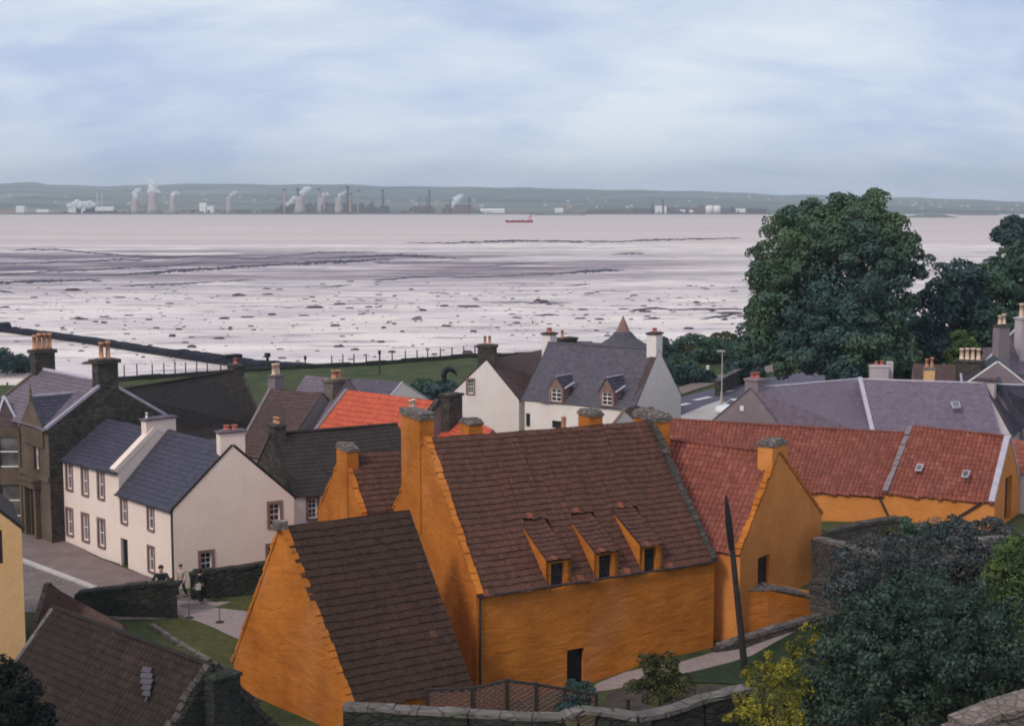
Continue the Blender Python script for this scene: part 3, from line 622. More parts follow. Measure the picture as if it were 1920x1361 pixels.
# wall outline follows up around the dormer windows
pl=[(0,h.z0),(W.L,h.z0),(W.L,c['F1'].z)]
for r_,(a_,b_,_) in reversed(list(zip(dws,dorm))):
    zt=r_[3]+.16; pl+=[(b_,c['F0'].z),(b_,zt),(a_,zt),(a_,c['F0'].z)]
pl.append((0,c['F0'].z)); W.poly=pl
for r_ in dws: window(h.o,W,r_,(1,3),None,'darkwood','glass',.22)
door(h.o,W,W.rect(1063,1095,1216,1289),'black',.3)
h.walls(.22); holes_roof(h,dorm)
hw=6.4; tanm=(c['R0'].z-c['F0'].z)/hw
for i,(r_,(a_,b_,_)) in enumerate(zip(dws,dorm)):
    zt=r_[3]+.16; ze=c['F0'].z; zb=ze+tanm*dd
    P=lambda t,z,d: W.P(t,z,-d)
    mb=MB()
    for t,sgn in ((a_,1),(b_,-1)):
        mb.hexa([P(t,ze-.1,0),P(t+.16*sgn,ze-.1,0),P(t+.16*sgn,ze,.6),P(t,ze,.6),P(t,zt,0),P(t+.16*sgn,zt,0),P(t+.16*sgn,zb+.02,dd),P(t,zb+.02,dd)])
    dm=obj('dormer',mb,M['ochre'],h.o)
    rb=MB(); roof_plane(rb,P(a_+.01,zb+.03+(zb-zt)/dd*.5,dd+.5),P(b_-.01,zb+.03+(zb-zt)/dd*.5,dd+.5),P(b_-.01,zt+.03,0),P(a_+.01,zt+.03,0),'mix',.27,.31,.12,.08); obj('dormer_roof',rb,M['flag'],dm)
h.skew('l','ochre',.30,.16,.34); h.skew('r','stone',.32,.22,.42)
h.gutter('iron','F',.012)
th=h.th
chimney(h.o,at(782,775,67.3),th,.72,2.3,8.5,at(782,783,66.9).z,'ochre','capstone',.3,.07,dome=False)
q=c['R1']; chimney(h.o,at(1222,775,71.9),th,.85,2.1,9,at(1222,787,71.6).z,'ochre','capstone',.28,.08,dome=True)
# ---------------- annex in front
cN=box_c(-9.1,56.9,38.6,5.9,8.9,4.5,10.95,R0=(549,985),R1=(768,957),F0=(655,1326),F1=(884,1281),B0=(438,1237))
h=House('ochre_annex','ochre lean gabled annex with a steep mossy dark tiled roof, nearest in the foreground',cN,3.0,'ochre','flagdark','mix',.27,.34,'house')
h.walls(); h.roof(.16); h.skew('l','ochre',.26,.14,.3); 
mb=MB(); mb.box(cN['R0']-V3((0,0,.1)),.5,.45,.35,h.th); obj('apex_stone',mb,M['capstone'],h.o)
# ---------------- rear ochre range with a narrow gable
cC=box_c(-8.5,70.9,29,18.5,6.8,7.6,11.35,R0=(642,853))
h=House('ochre_rear_range','narrow ochre gable with a stub chimney, rear range behind the main ochre house',cC,3.2,'ochre','flag','mix',.27,.33)
h.walls(); h.roof(); h.skew('l','ochre',.26,.14,.3); th=h.th
chimney(h.o,at(651,833,71.6),th,.62,1.5,7.5,at(651,845,71.2).z,'ochre','capstone',.16,.05,dome=True)
chimney(h.o,at(884,785,76.2),th,.8,1.1,9,at(884,795,76).z,'ochre','capstone',.14,.06,dome=True)
chimney(h.o,at(1107,765,79.5),th,.8,1.35,9,at(1107,778,79.5).z,'ochre','capstone',.18,.07,dome=True)
chimney(h.o,at(1057,775,78.8),th,.2,.2,9,at(1057,785,78.8).z,'pot','pot',.08,.02)
# ---------------- ochre wing right, gable with chimney
cD=box_c(8.34,72.7,-36.8,6,7.9,7.55,11.88,R0=(1255,826),R1=(1462,849),F1=(1388,1038))
q=cD['R1']+(cD['R1']-cD['F1'])*1.27; cD['B1']=V3((q.x,q.y,8.0)); q=cD['R0']+(cD['R0']-cD['F0'])*1.27; cD['B0']=V3((q.x,q.y,8.0))
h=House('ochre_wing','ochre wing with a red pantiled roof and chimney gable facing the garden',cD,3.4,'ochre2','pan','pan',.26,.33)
window(h.o,h.ri,h.ri.rect(1421,1443,1042,1102),(1,2),None,'darkwood','glass',.25)
r_=h.ri.rect(1411,1437,1163,1177); h.ri.holes.append(r_)
h.walls(.25); h.roof(.12,'pan'); h.skew('r','ochre',.3,.16,.3); th=h.th
gt=math.atan2(h.ri.n.y,h.ri.n.x)
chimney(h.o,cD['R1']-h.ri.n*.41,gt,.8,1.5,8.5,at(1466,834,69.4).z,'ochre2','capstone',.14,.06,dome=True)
mb=MB(); P0=h.ri
a_=P0.P(P0.L*.98,0); 
# ---------------- long red roof range + taller right wing
cF=box_c(24.26,86.36,-33.8,6.24,7.,7.13,10.45,R0=(1705,800),R1=(1894,820),F0=(1658,921),F1=(1865,940))
cE=box_c(10.4,91.1,-31.1,14.8,6.1,6.85,10.0,R0=(1240,786))
cE['R1']=V3((cF['R0'].x,cF['R0'].y,10.0)); cE['F1']=V3((cF['F0'].x,cF['F0'].y,6.85)); q=2*cE['R1']-cE['F1']; cE['B1']=V3((q.x,q.y,6.85))
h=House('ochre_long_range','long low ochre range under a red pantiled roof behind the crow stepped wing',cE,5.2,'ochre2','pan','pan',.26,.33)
h.walls(); h.roof(.15,'pan'); 
mb=MB(); p=h.fr.P(h.fr.L-.25,cE['F1'].z-.2,.12); mb.cyl(p+V3((0,0,.1)),h.fr.P(h.fr.L+.35,cE['F1'].z-1.3,.12),.07,n=8); mb.cyl(h.fr.P(h.fr.L+.35,cE['F1'].z-1.3,.12),h.fr.P(h.fr.L+.35,4.8,.12),.07,n=8); obj('drainpipe',mb,M['iron'],h.o)
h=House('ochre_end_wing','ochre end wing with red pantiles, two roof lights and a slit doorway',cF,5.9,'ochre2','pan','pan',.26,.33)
door(h.o,h.ri,h.ri.rect(1884,1897,893,975),'darkwood',.3)
h.walls(.3); h.roof(.15,'pan'); h.skew('l','greyharl',.3,.2,.4); h.skew('r','lead',.34,.2)
for (px,py) in ((1725,880),(1812,892)):
    n_=(cF['R1']-cF['R0']).cross(cF['F0']-cF['R0']).normalized(); n_=n_ if n_.z>0 else -n_
    r0=ray(px,py); o_=V3((0,0,HC)); kk=(cF['R0']-o_).dot(n_)/r0.dot(n_); p=o_+r0*kk+n_*.14; u_=(cF['R1']-cF['R0']).normalized(); d_=(cF['F0']-cF['R0']).normalized()
    mb=MB(); mb.slab(p-d_*.28,p+d_*.28,.4,.06,n_); ro=obj('rooflight',mb,M['lead'],h.ro); mb=MB(); mb.slab(p-d_*.2+n_*.061,p+d_*.2+n_*.061,.28,.01,n_); obj('pane',mb,M['glasscurt'],ro)
mb=MB(); mb.slab(h.fr.P(h.fr.L-1.9,6.0,.05),h.fr.P(h.fr.L-.7,7.0-.1,.05),.12,.14); obj('prop',mb,M['darkwood'],h.o)
# ---------------- left white houses
c1=box_c(-24.6,82.0,-46.4,7.8,5.6,9.6,11.6,R0=(170,778),R1=(296,806),F0=(108,857),F1=(222,884))
h=House('white_terraced_house','tall cream white house with six sash windows under a blue slate roof',c1,4.7,'white','slate','slate',.34,.30)
for (xl,xr,yt,yb) in ((125,135,868,917),(154.5,164.5,877,927),(184.5,194.5,884,934),(126,136,955,1002),(155,166,965,1013),(185,196,975,1024)): window(h.o,h.fr,h.fr.rect(xl,xr,yt,yb),(1,1),'margin','frame','glasscurt',.14,mg=.13,fw=.05)
h.walls(); h.roof(.14); h.skew('r','white',.5,.3); h.gutter('iron')
p=c1['R1']; u_=(c1['R1']-c1['R0']).normalized(); v_=V3((-u_.y,u_.x,0))
gt=math.atan2(h.ri.n.y,h.ri.n.x)
chimney(h.o,p-h.ri.n*.3+h.ri.d*.25,gt,.5,1.9,9.5,at(303,783,79.).z,'white','slateviolet',.09,.10,pots=(-.75,),pm='frame',ph=.3,pr=.07)
c2=box_c(-18.3,76.4,-49.4,6.1,7.0,8.5,11.55,R0=(316,806),R1=(428,833),F0=(221,922),F1=(325,955),B1=(551,931))
h=House('white_gabled_house','lower white house with a broad gable and two clay pots',c2,4.75,'white','slate','slate',.34,.30)
for (xl,xr,yt,yb) in ((227.5,238,938,980),(277.5,288,952,993),(278.5,289,1026,1071)): window(h.o,h.fr,h.fr.rect(xl,xr,yt,yb),(1,1),'margin','frame','glasscurt',.14,mg=.11,fw=.05)
door(h.o,h.fr,h.fr.rect(227,240,1010,1073),'black',.2)
for (xl,xr,yt,yb) in ((506,525,944,986),(377,397,1036,1076),(503,519,1023,1060)): window(h.o,h.ri,h.ri.rect(xl,xr,yt,yb),(1,3),'margin','frame','glass',.16,mg=.16,fw=.05)
h.walls(); h.roof(.14); h.skew('r','slatedark',.10,.10); h.gutter('iron','F',.985)
p=c2['R1']; u_=(c2['R1']-c2['R0']).normalized(); v_=V3((-u_.y,u_.x,0))
gt=math.atan2(h.ri.n.y,h.ri.n.x)
chimney(h.o,p-h.ri.n*.34,gt,.6,1.35,10,at(425,808,74).z,'white','slateviolet',.1,.09,pots=2,pm='potred',ph=.28,pr=.17)
# ---------------- victorian stone villa, far left
cV=box_c(-29.7,89.5,-47,9.2,7.4,11.4,13.75,R0=(75,692),R1=(200,716),F1=(90,804))
h=House('stone_villa','dark sandstone villa with bay window and tall chimneys at the left edge',cV,4.8,'ashlar','slatemauve','slate',.34,.30)
Wf=h.fr; s_=lambda px,py=900: Wf.hit(px,py)[0]
L_=Wf.L
aw=Wf.rect(64,73,822,880)
window(h.o,Wf,aw,(0,1),'ashlar','frame','glasscurt',.2,mg=.1)
# arched head
mb=MB(); cx_=(aw[0]+aw[1])/2; r0_=(aw[1]-aw[0])/2; n=8
for i in range(n):
    t0,t1=math.pi*i/n,math.pi*(i+1)/n
    mb.hexa([Wf.P(cx_+math.cos(t)*rr_,aw[3]+math.sin(t)*rr_,o__) for t,rr_,o__ in ((t0,r0_,.0),(t0,r0_+.14,.0),(t0,r0_+.14,.06),(t0,r0_,.06),(t1,r0_,.0),(t1,r0_+.14,.0),(t1,r0_+.14,.06),(t1,r0_,.06))])
    mb.face([Wf.P(cx_,aw[3],.004),Wf.P(cx_+math.cos(t0)*r0_,aw[3]+math.sin(t0)*r0_,.004),Wf.P(cx_+math.cos(t1)*r0_,aw[3]+math.sin(t1)*r0_,.004)])
obj('window_arch',mb,M['margin'],h.o)
door(h.o,Wf,Wf.rect(59,71,915,1005),'darkwood',.35)
h.walls(.2); h.roof(.2,'lead'); h.skew('l','ashlar',.3,.15); h.skew('r','lead',.16,.16)
mb=MB(); R_=h.ri
mb.face([R_.P(t,z,.012) for t,z in ((0,4),(R_.L,4),(R_.L,cV['B1'].z),((cV['R1']-R_.a).dot(R_.d),cV['R1'].z-.05),(0,cV['F1'].z-.05))]); obj('gable_render',mb,M['stone'],h.o)['label']='soot dark rubble gable'
# doorway pilasters + cornice
mb=MB()
dr=Wf.rect(59,71,915,1005)
for t in (dr[0]-.3,dr[1]+.3): mb.hexa([Wf.P(t+a_,z,o_) for z in (4.6,dr[3]+.1) for a_,o_ in ((-.16,0),(.16,0),(.16,.3),(-.16,.3))])
for z0_,z1_,e_ in ((dr[3]+.1,dr[3]+.5,.42),(dr[3]+.5,dr[3]+.62,.55)): mb.hexa([Wf.P(t,z,o_) for z in (z0_,z1_) for t,o_ in ((dr[0]-.55,0),(dr[1]+.6,0),(dr[1]+.6,e_),(dr[0]-.55,e_))])
obj('porch',mb,M['ashlar'],h.o)
# string course
zc=Wf.hit(60,888)[1]; mb=MB()
mb.hexa([Wf.P(t,z,o_) for z in (zc-.15,zc+.2) for t,o_ in ((0,0),(L_,0),(L_,.12),(0,.12))]); obj('string_course',mb,M['ashlar'],h.o)
# wall dormer gable
ga,gb=s_(47),s_(86); gc=(ga+gb)/2; ze=cV['F1'].z; za=Wf.hit(66,747)[1]
g=MB(); o1=.1
pts=[(ga,ze-1.2),(gb,ze-1.2),(gb,ze+.05),(gc,za),(ga,ze+.05)]
g.face([Wf.P(t,z,o1) for t,z in pts]); 
for (t0,z0_),(t1,z1_) in zip(pts,pts[1:]+pts[:1]): g.face([Wf.P(t0,z0_,o1),Wf.P(t1,z1_,o1),Wf.P(t1,z1_,-.4),Wf.P(t0,z0_,-.4)])
dm=obj('wall_dormer',g,M['ashlar'],h.o)
rb=MB(); bk=2.9
roof_plane(rb,Wf.P(gc,za,o1),Wf.P(gc,za,-bk),Wf.P(gb,ze,-.6),Wf.P(gb,ze,o1),'slate',.3,.28,.1,.06)
roof_plane(rb,Wf.P(gc,za,-bk),Wf.P(gc,za,o1),Wf.P(ga,ze,o1),Wf.P(ga,ze,-.6),'slate',.3,.28,.1,.06)
obj('dormer_roof',rb,M['slate'],dm)
mb=MB(); mb.slab(Wf.P(gc,za+.05,o1),Wf.P(gc,za+.05,-bk),.16,.1); obj('ridge_lead',mb,M['lead'],dm)
mb=MB(); q=Wf.P(gc,za,o1); mb.lathe(q-V3((0,0,.1)),[(.12,0),(.12,.25),(.05,.35),(.1,.5),(.05,.6),(.02,.95)],8); obj('finial',mb,M['ashlar'],dm)
# bay window
b0,b1=s_(-30),s_(41); bo=1.1; zt=Wf.hit(25,797)[1]; zm=Wf.hit(25,885)[1]
bx=[(b0,0),(b0+.8,bo),(b1-.8,bo),(b1,0)]
bay=MB()
for (t0,o0),(t1,o1) in zip(bx,bx[1:]):
    for z0_,z1_,e_ in ((4.,5.6,.06),(zm-.55,zm+.45,.10),(zt-.55,zt,.10)):
        bay.hexa([Wf.P(t0,z0_,o0-.1),Wf.P(t1,z0_,o1-.1),Wf.P(t1,z0_,o1+e_),Wf.P(t0,z0_,o0+e_),Wf.P(t0,z1_,o0-.1),Wf.P(t1,z1_,o1-.1),Wf.P(t1,z1_,o1+e_),Wf.P(t0,z1_,o0+e_)])
    n=2 if (t1-t0)>1.2 else 1
    for i in range(n+1):
        t=lerp(t0,t1,i/n);o=lerp(o0,o1,i/n); c_=Wf.P(t,5.,o); bay.box(c_,.24,.24,zt-5.3,Wf.d.to_2d().angle_signed(V3((1,0,0)).to_2d()) if False else h.th)
bo_=obj('bay_window',bay,M['ashlar'],h.o)
gl=MB()
for (t0,o0),(t1,o1) in zip(bx,bx[1:]): gl.face([Wf.P(t0,5.,o0-.08),Wf.P(t1,5.,o1-.08),Wf.P(t1,zt-.3,o1-.08),Wf.P(t0,zt-.3,o0-.08)])
obj('pane',gl,M['glasscurt'],bo_)
fb=MB()
for (t0,o0),(t1,o1) in zip(bx,bx[1:]):
    for zz_ in ((5.6+zm-.55)/2,5.65,(zm+.45+zt-.55)/2,zm+.5): fb.slab(Wf.P(t0,zz_,o0-.06),Wf.P(t1,zz_,o1-.06),.05,.07)
obj('sash_bars',fb,M['frame'],bo_)
ap=Wf.P((b0+b1)/2,zt+1.45,-.3); rb=MB(); br=[Wf.P(t,zt+.02,o+.12*(o>0)) for t,o in bx]; 
for a_,b_ in zip(br,br[1:]): rb.face([a_,b_,ap])
rb.face([br[3],br[2],br[1],br[0]]); obj('bay_roof',rb,M['slatebrown'],bo_)
mb=MB()
for a_ in br: mb.slab(a_+V3((0,0,.03)),ap+V3((0,0,.03)),.12,.05)
obj('lead_flashing',mb,M['lead'],bo_)
p=cV['R0']; u_=(cV['R1']-cV['R0']).normalized(); v_=V3((-u_.y,u_.x,0))
chimney(h.o,p+u_*.2+v_*.1,h.th,.75,1.3,11,at(78,660,89.5).z,'stone','stone',.22,.12,pots=4,pm='pot',ph=.95,pr=.15)
p=cV['R1']; chimney(h.o,p-u_*.35+v_*.1,h.th,.8,1.25,11.5,at(200,680,82.9).z,'stone','stone',.22,.14,pots=2,pm='pot',ph=1.05,pr=.15)
# ---------------- dark roofed house behind
c=box_c(-26.1,96.,54.8,10.2,5.4,7.95,11.72,R0=(215,733),R1=(452,694),F1=(494,799))
h=House('dark_roofed_house','house with a long near black slate roof between the stone villa and the green',c,4.4,'greywhite','slatedark','slate',.34,.3)
h.walls(); h.roof(.15,'slatedark'); h.skew('r','stone',.24,.12)
gt=math.atan2(h.ri.n.y,h.ri.n.x)
chimney(h.o,c['R1']-h.ri.n*.43,gt,.8,1.2,9.5,at(450,692,103.8).z,'stone','stone',.15,.1,pots=1,pm='potred',ph=.45,pr=.16)
# ---------------- brown and blue slate roofs in the middle
c=box_c(-17,102.5,-38,4.6,8.4,6.6,10.8,R0=(506,729))
h=House('brown_roofed_cottage','brown slate roofed cottage with a tall banded pot chimney behind the black roof',c,4.1,'greyharl','slatebrown','slate',.34,.3)
h.walls(); h.roof(.12); h.skew('l','greyharl',.22,.12)
chimney(h.o,at(517,702,103.),h.th,.7,1.,9,at(517,706,103.).z,'greyharl','capstone',.12,.08,pots=2,pm='potcream',ph=.8,pr=.15)
c=box_c(-15.2,103.8,-40,4.6,8.8,6.9,11.6,R0=(574,704))
h=House('blue_roofed_cottage','blue slate roofed cottage against the bright orange roof, with a lumpy stone stack',c,4.1,'greyharl','slateviolet','slate',.34,.3)
h.walls(); h.roof(.12)
chimney(h.o,at(630,705,100.8),h.th,.9,1.5,7.,at(630,715,100.8).z,'stonewarm','stonewarm',.2,.12,pots=2,pm='stonewarm' if False else 'pot',ph=.6,pr=.2)
# ---------------- bright orange roof
c=box_c(-11.8,100.,-42.6,9.7,6.2,8.2,11.05,R0=(648,731),R1=(828,754),F0=(583,816))
h=House('orange_roofed_house','house with a plain bright orange red sheet roof in the middle of the village',c,4.,'greyharl','orange','sheet',.9,.42)
h.walls(); h.roof(.12); h.skew('l','greyharl',.3,.12); h.skew('r','stone',.4,.35)
chimney(h.o,at(846,737,93.6),h.th,.8,1.3,8,at(846,742,93.6).z,'stone','stone',.15,.1)
c=box_c(-4.6,92.2,-42.6,4.6,5.2,7.6,9.9,R0=(836,770))
h=House('orange_roofed_outhouse','small orange red roofed outhouse beside the rear chimneys of the ochre house',c,4.,'greyharl','orange','sheet',.9,.42)
h.walls(); h.roof(.12)
chimney(h.o,at(773,766,88),.3,.65,1.1,6,at(773,770,88).z,'stone','iron',.12,.08,pots=2,pm='potcream',ph=.75,pr=.13) if False else None
# ---------------- dark long roof in front of it
c=box_c(-13.6,79.1,30.5,8.,7.2,8.3,11.2,R0=(508,815),R1=(745,796),F0=(549,929))
h=House('black_roofed_house','house with a black slate roof and sooty chimney gable beside the broad white gable',c,4.3,'white2','slatedark','slate',.30,.28)
window(h.o,h.fr,h.fr.rect(578,595,935,972),(1,3),'margin','frame','glass',.16,mg=.14)
h.walls(); h.roof(.15,'slatedark'); 
mb=MB(); R_=h.le; mb.face([R_.P(t,z,.012) for t,z in ((0,3.5),(R_.L,3.5),(R_.L,c['F0'].z-.05),((c['R0']-R_.a).dot(R_.d),c['R0'].z-.05),(0,c['B0'].z-.05))]); obj('gable_render',mb,M['stone'],h.o)['label']='soot black rubble gable'
h.skew('l','slatedark',.2,.1)
u_=(c['R1']-c['R0']).normalized()
chimney(h.o,c['R0']+u_*.35,h.th,.7,1.05,9,at(507,798,79.3).z,'stone','stone',.12,.07,pots=2,pm='pot',ph=.36,pr=.13)
chimney(h.o,at(773,768,85.),h.th,.6,1.1,9,at(773,775,85.).z,'stone','iron',.1,.07,pots=2,pm='potcream',ph=.72,pr=.12)
# ---------------- small grey cottage with pale gable
c=box_c(-13.3,120.6,-36.1,5.4,6.25,7.5,9.33,R0=(664,710),R1=(756,717),B1=(803,748))
h=House('grey_roofed_cottage','small grey slate cottage with a plain pale gable behind the orange roof',c,4.,'white2','slategrey','slate',.34,.3)
h.walls(); h.roof(.12); h.skew('r','lead',.14,.08)
chimney(h.o,at(588,698,112),.3,.7,1.,5,at(588,691,112).z,'greywhite','greywhite',.1,.05) if False else None
# ---------------- big white house with the brown roof
c=box_c(-2.5,124.4,50.,9.7,7.6,7.15,10.6,R0=(910,675),R1=(1022,655),F0=(973,750),B0=(838,746))
h=House('white_chimney_house','white house with a brown roof, one gable window and a dark two pot chimney',c,3.8,'white2','slatebrown','slate',.34,.3)
window(h.o,h.le,h.le.rect(876.5,888,712,738),(1,3),'margin','frame','glasscurt',.16,mg=.14)
h.walls(); h.roof(.1); h.skew('l','slatebrown',.12,.1)
gt=math.atan2(h.le.n.y,h.le.n.x)
chimney(h.o,c['R0']-h.le.n*.42,gt,.8,1.55,8.5,at(910,650,124.5).z,'stone','stone',.25,.1,pots=2,pm='pot',ph=.75,pr=.13)
# ---------------- slate roofed white house with dormers
c=box_c(3.1,121.,-33.4,10.5,7.6,7.9,12.2,R0=(1028,643),R1=(1230,656),F0=(984,747),F1=(1190,767),B1=(1277,741))
h=House('white_dormer_house','white house with a grey slate roof, two stone dormers and a high white end gable',c,3.8,'white2','slategrey','slate',.34,.3)
Wf=h.fr
for (xl,xr,yt,yb) in ((986,994,775,800),(1035,1054,789,803)): window(h.o,Wf,Wf.rect(xl,xr,yt,yb),(1,1),None,'darkwood','glass',.16)
h.walls(); h.roof(.16,'slategrey'); h.skew('r','slatebrown',.55,.06)
for (xl,xr,yt,yb,ya) in ((1036,1055,729,752,707),(1131,1150,736,759,709)):
    s0_,s1_,z0_,z1_=Wf.rect(xl,xr,yt,yb); za=Wf.hit((xl+xr)/2,ya)[1]; sc_=(s0_+s1_)/2; m_=.2; off=.22; zb_=z0_-.12
    pts=[(s0_-m_,zb_),(s1_+m_,zb_),(s1_+m_,z1_+.1),(sc_,za),(s0_-m_,z1_+.1)]
    DW=Wall(Wf.P(0,0,off),Wf.P(Wf.L,0,off)); DW.poly=pts
    DW.n=Wf.n; dmb=MB()
    dwr=(s0_,s1_,z0_,z1_)
    root=obj('dormer',(lambda m: (m.face([Wf.P(t,z,-2.2) for t,z in pts]),m)[1])(MB()),M['margin'],h.o)
    # front wall of the dormer with its opening, cheeks and little roof
    DW.holes.append(dwr); DW.build(dmb,.12)
    for (t0,q0),(t1,q1) in ((pts[0],pts[4]),(pts[1],pts[2])): dmb.face([DW.P(t0,q0),DW.P(t1,q1),DW.P(t1,q1,-2.3),DW.P(t0,q0,-2.3)])
    obj('dormer_front',dmb,M['margin'],root)
    fmb=MB()
    for t in (s0_,sc_-.03,s1_-.06): fmb.hexa([DW.P(t+a_,z,o_) for z in (z0_,z1_) for a_,o_ in ((0,-.12),(.06,-.12),(.06,-.06),(0,-.06))])
    for z in (z0_,(z0_*.67+z1_*.33),(z0_*.33+z1_*.67),z1_-.06): fmb.hexa([DW.P(t,z+a_,o_) for a_ in (0,.06) for t,o_ in ((s0_,-.13),(s1_,-.13),(s1_,-.05),(s0_,-.05))])
    obj('window_frame',fmb,M['frame'],root); pmb=MB(); pmb.face([DW.P(s0_,z0_,-.14),DW.P(s1_,z0_,-.14),DW.P(s1_,z1_,-.14),DW.P(s0_,z1_,-.14)]); obj('pane',pmb,M['glass'],root)
    rb=MB(); roof_plane(rb,DW.P(sc_,za,.05),DW.P(sc_,za,-2.4),DW.P(s1_+m_,z1_+.1,-2.4),DW.P(s1_+m_,z1_+.1,.05),'slate',.3,.3,.08,.05); roof_plane(rb,DW.P(sc_,za,-2.4),DW.P(sc_,za,.05),DW.P(s0_-m_,z1_+.1,.05),DW.P(s0_-m_,z1_+.1,-2.4),'slate',.3,.3,.08,.05)
    obj('dormer_roof',rb,M['slate'],root)
    mb=MB(); mb.slab(DW.P(sc_,za+.05,.05),DW.P(sc_,za+.05,-2.3),.14,.06); mb.slab(DW.P(s1_+m_+.1,z1_+.05,.0),DW.P(s1_+m_+.3,z1_+.5,-1.2),.2,.06); obj('lead_flashing',mb,M['lead'],root)
gt=math.atan2(h.ri.n.y,h.ri.n.x)
chimney(h.o,c['R1']-h.ri.n*.40,gt,.85,1.25,10,at(1232,629,115.2).z,'white2','slatebrown',.15,.08,pots=1,pm='potred',ph=.35,pr=.2)
chimney(h.o,at(1030,640,124.5),h.th,.85,1.1,8,at(1030,627,124.5).z,'white2','slatebrown',.15,.1,pots=1,pm='potred',ph=.4,pr=.24)
# swept lower slope at its left end
mb=MB(); roof_plane(mb,at(1030,647,122.2),at(1036,648,121.6),at(1003,750,120.6),at(978,748,122.5),'slate',.34,.3,.1); obj('swept_slope',mb,M['slategrey'],h.o)
# turret with conical roof behind
t=thing('turret_house','stair turret with a pointed slate roof and pale finial behind the dormer house',"turret",at(1168,700,131))
c_=at(1168,640,131); mb=MB(); mb.lathe((c_.x,c_.y,3),[(1.7,0),(1.7,at(1168,641,131).z-3)],12); obj('wall',mb,M['white2'],t)
zb_=at(1168,643,131).z; mb=MB(); mb.lathe((c_.x,c_.y,zb_-.3),[(2.5,0),(1.3,.75),(.75,1.35)],12); r_=obj('roof',mb,M['slategrey'],t)
mb=MB(); mb.lathe((c_.x,c_.y,zb_+1.0),[(.66,0),(.42,.6),(.14,1.25),(.05,1.5)],10); obj('roof_cap',mb,M['margin'],t)
c=box_c(5,138,-33,9,7,7.6,10.7,R0=(1046,636)); c={k_:v for k_,v in c.items()}
h=House('seafront_house','half hidden slate house with a dark slab chimney behind the dormer house',c,3.6,'white2','slategrey','slate',.34,.3); h.walls(); h.roof(.1)
chimney(h.o,at(1061,633,138),h.th,.9,2.2,8,at(1061,637,138).z,'stone','stone',.2,.1,pots=(-.5,),pm='pot',ph=.7,pr=.15)
c=box_c(9,112,60,4,3.4,6.4,8.2,R0=(1170,770))
h=House('white_porch_outhouse','tiny white outhouse gable with brown verges below the dormer house',c,4.,'white2','slatebrown','slate',.34,.3); h.walls(); h.roof(.1); h.skew('l','margin',.16,.12)
# ---------------- right, long violet slate roofs
c=box_c(16.7,99.1,33.2,10.8,6.9,8.4,11.07,R0=(1408,728),R1=(1616,710),F0=(1468,806),F1=(1645,820),B0=(1338,788))
h=House('harled_gable_house','violet slate house with a grey brown harled gable and two red pots',c,4.2,'greyharl','slateviolet','slate',.34,.3)
h.walls(); h.roof(.12,'lead',.14); h.skew('l','slateviolet',.16,.1); S1=c
gt=math.atan2(h.le.n.y,h.le.n.x)
chimney(h.o,c['R0']-h.le.n*.46,gt,.85,1.15,9.5,at(1408,717,99.5).z,'greyharl','greyharl',.14,.08,pots=2,pm='potred',ph=.42,pr=.17)
mb=MB(); q=h.le.P(*h.le.hit(1392,766),.05); mb.box(q-V3((0,0,.15)),.06,.4,.35,h.th); obj('vent',mb,M['frame'],h.o)
c=box_c(24.5,99.4,0.9,8.8,7.4,8.35,11.4,R0=(1612,711),R1=(1848,719),F0=(1637,818),zeb=8.35)
h=House('violet_slate_house','wide violet slate roofed house with a lead hip line and one small roof light',c,4.4,'greyharl','slateviolet','slate',.34,.3)
h.walls(); h.roof(.12,'lead',.14); S2=c
mb=MB(); mb.slab(c['R0']+V3((0,0,.12)),c['F0']+V3((0,-.1,.1)),.3,.06); obj('lead_hip',mb,M['lead'],h.o)
def rlight(h,c,px,py,w_=.5,l_=.7,m1='lead',m2='glasscurt'):
    n_=(c['R1']-c['R0']).cross(c['F0']-c['R0']).normalized(); n_=n_ if n_.z>0 else -n_
    r0=ray(px,py); o_=V3((0,0,HC)); kk=(c['R0']-o_).dot(n_)/r0.dot(n_); p=o_+r0*kk+n_*.06; d_=(c['F0']-c['R0']).normalized()
    mb=MB(); mb.slab(p-d_*l_/2,p+d_*l_/2,w_,.12,n_); ro=obj('rooflight',mb,M[m1],h.o); mb=MB(); mb.slab(p-d_*l_*.4+n_*.122,p+d_*l_*.4+n_*.122,w_*.75,.01,n_); obj('pane',mb,M[m2],ro)
rlight(h,c,1792,762,.55,.75)
c=box_c(34.2,98,-18,5.5,7.6,8.3,11.3,R0=(1845,722),F0=(1900,815),zeb=8.3)
c['R0']=on(1846,724,11.3); c['R1']=on(1960,722,11.3); c['F0']=on(1812,816,8.3); c['F1']=on(2010,812,8.3); c['B0']=on(1880,780,8.3) ; 
q=2*c['R1']-c['F1']; c['B1']=V3((q.x,q.y,8.3))
q=2*c['R0']-c['F0']; c['B0']=V3((q.x,q.y,8.3))
# white gable turned towards the camera
th_=math.radians(62); u_=V3((math.cos(th_),math.sin(th_),0)); v_=V3((-u_.y,u_.x,0)); a_=on(1846,724,11.2); 
c=dict(R0=a_,R1=a_+u_*6,F0=on(1897,817,8.1),B0=on(1797,812,8.3)); c['F1']=c['F0']+u_*6; c['B1']=c['B0']+u_*6
h=House('pale_gable_house','pale harled gable with a tapering chimney breast, navy slates falling away to the right',c,4.6,'greywhite','slate','slate',.34,.3)
h.walls(); h.roof(.1); h.skew('l','slatebrown',.14,.08)
chimney(h.o,a_+u_*.5,th_,.95,1.35,8,at(1846,727,97).z,'greywhite','slatebrown',.1,.12)
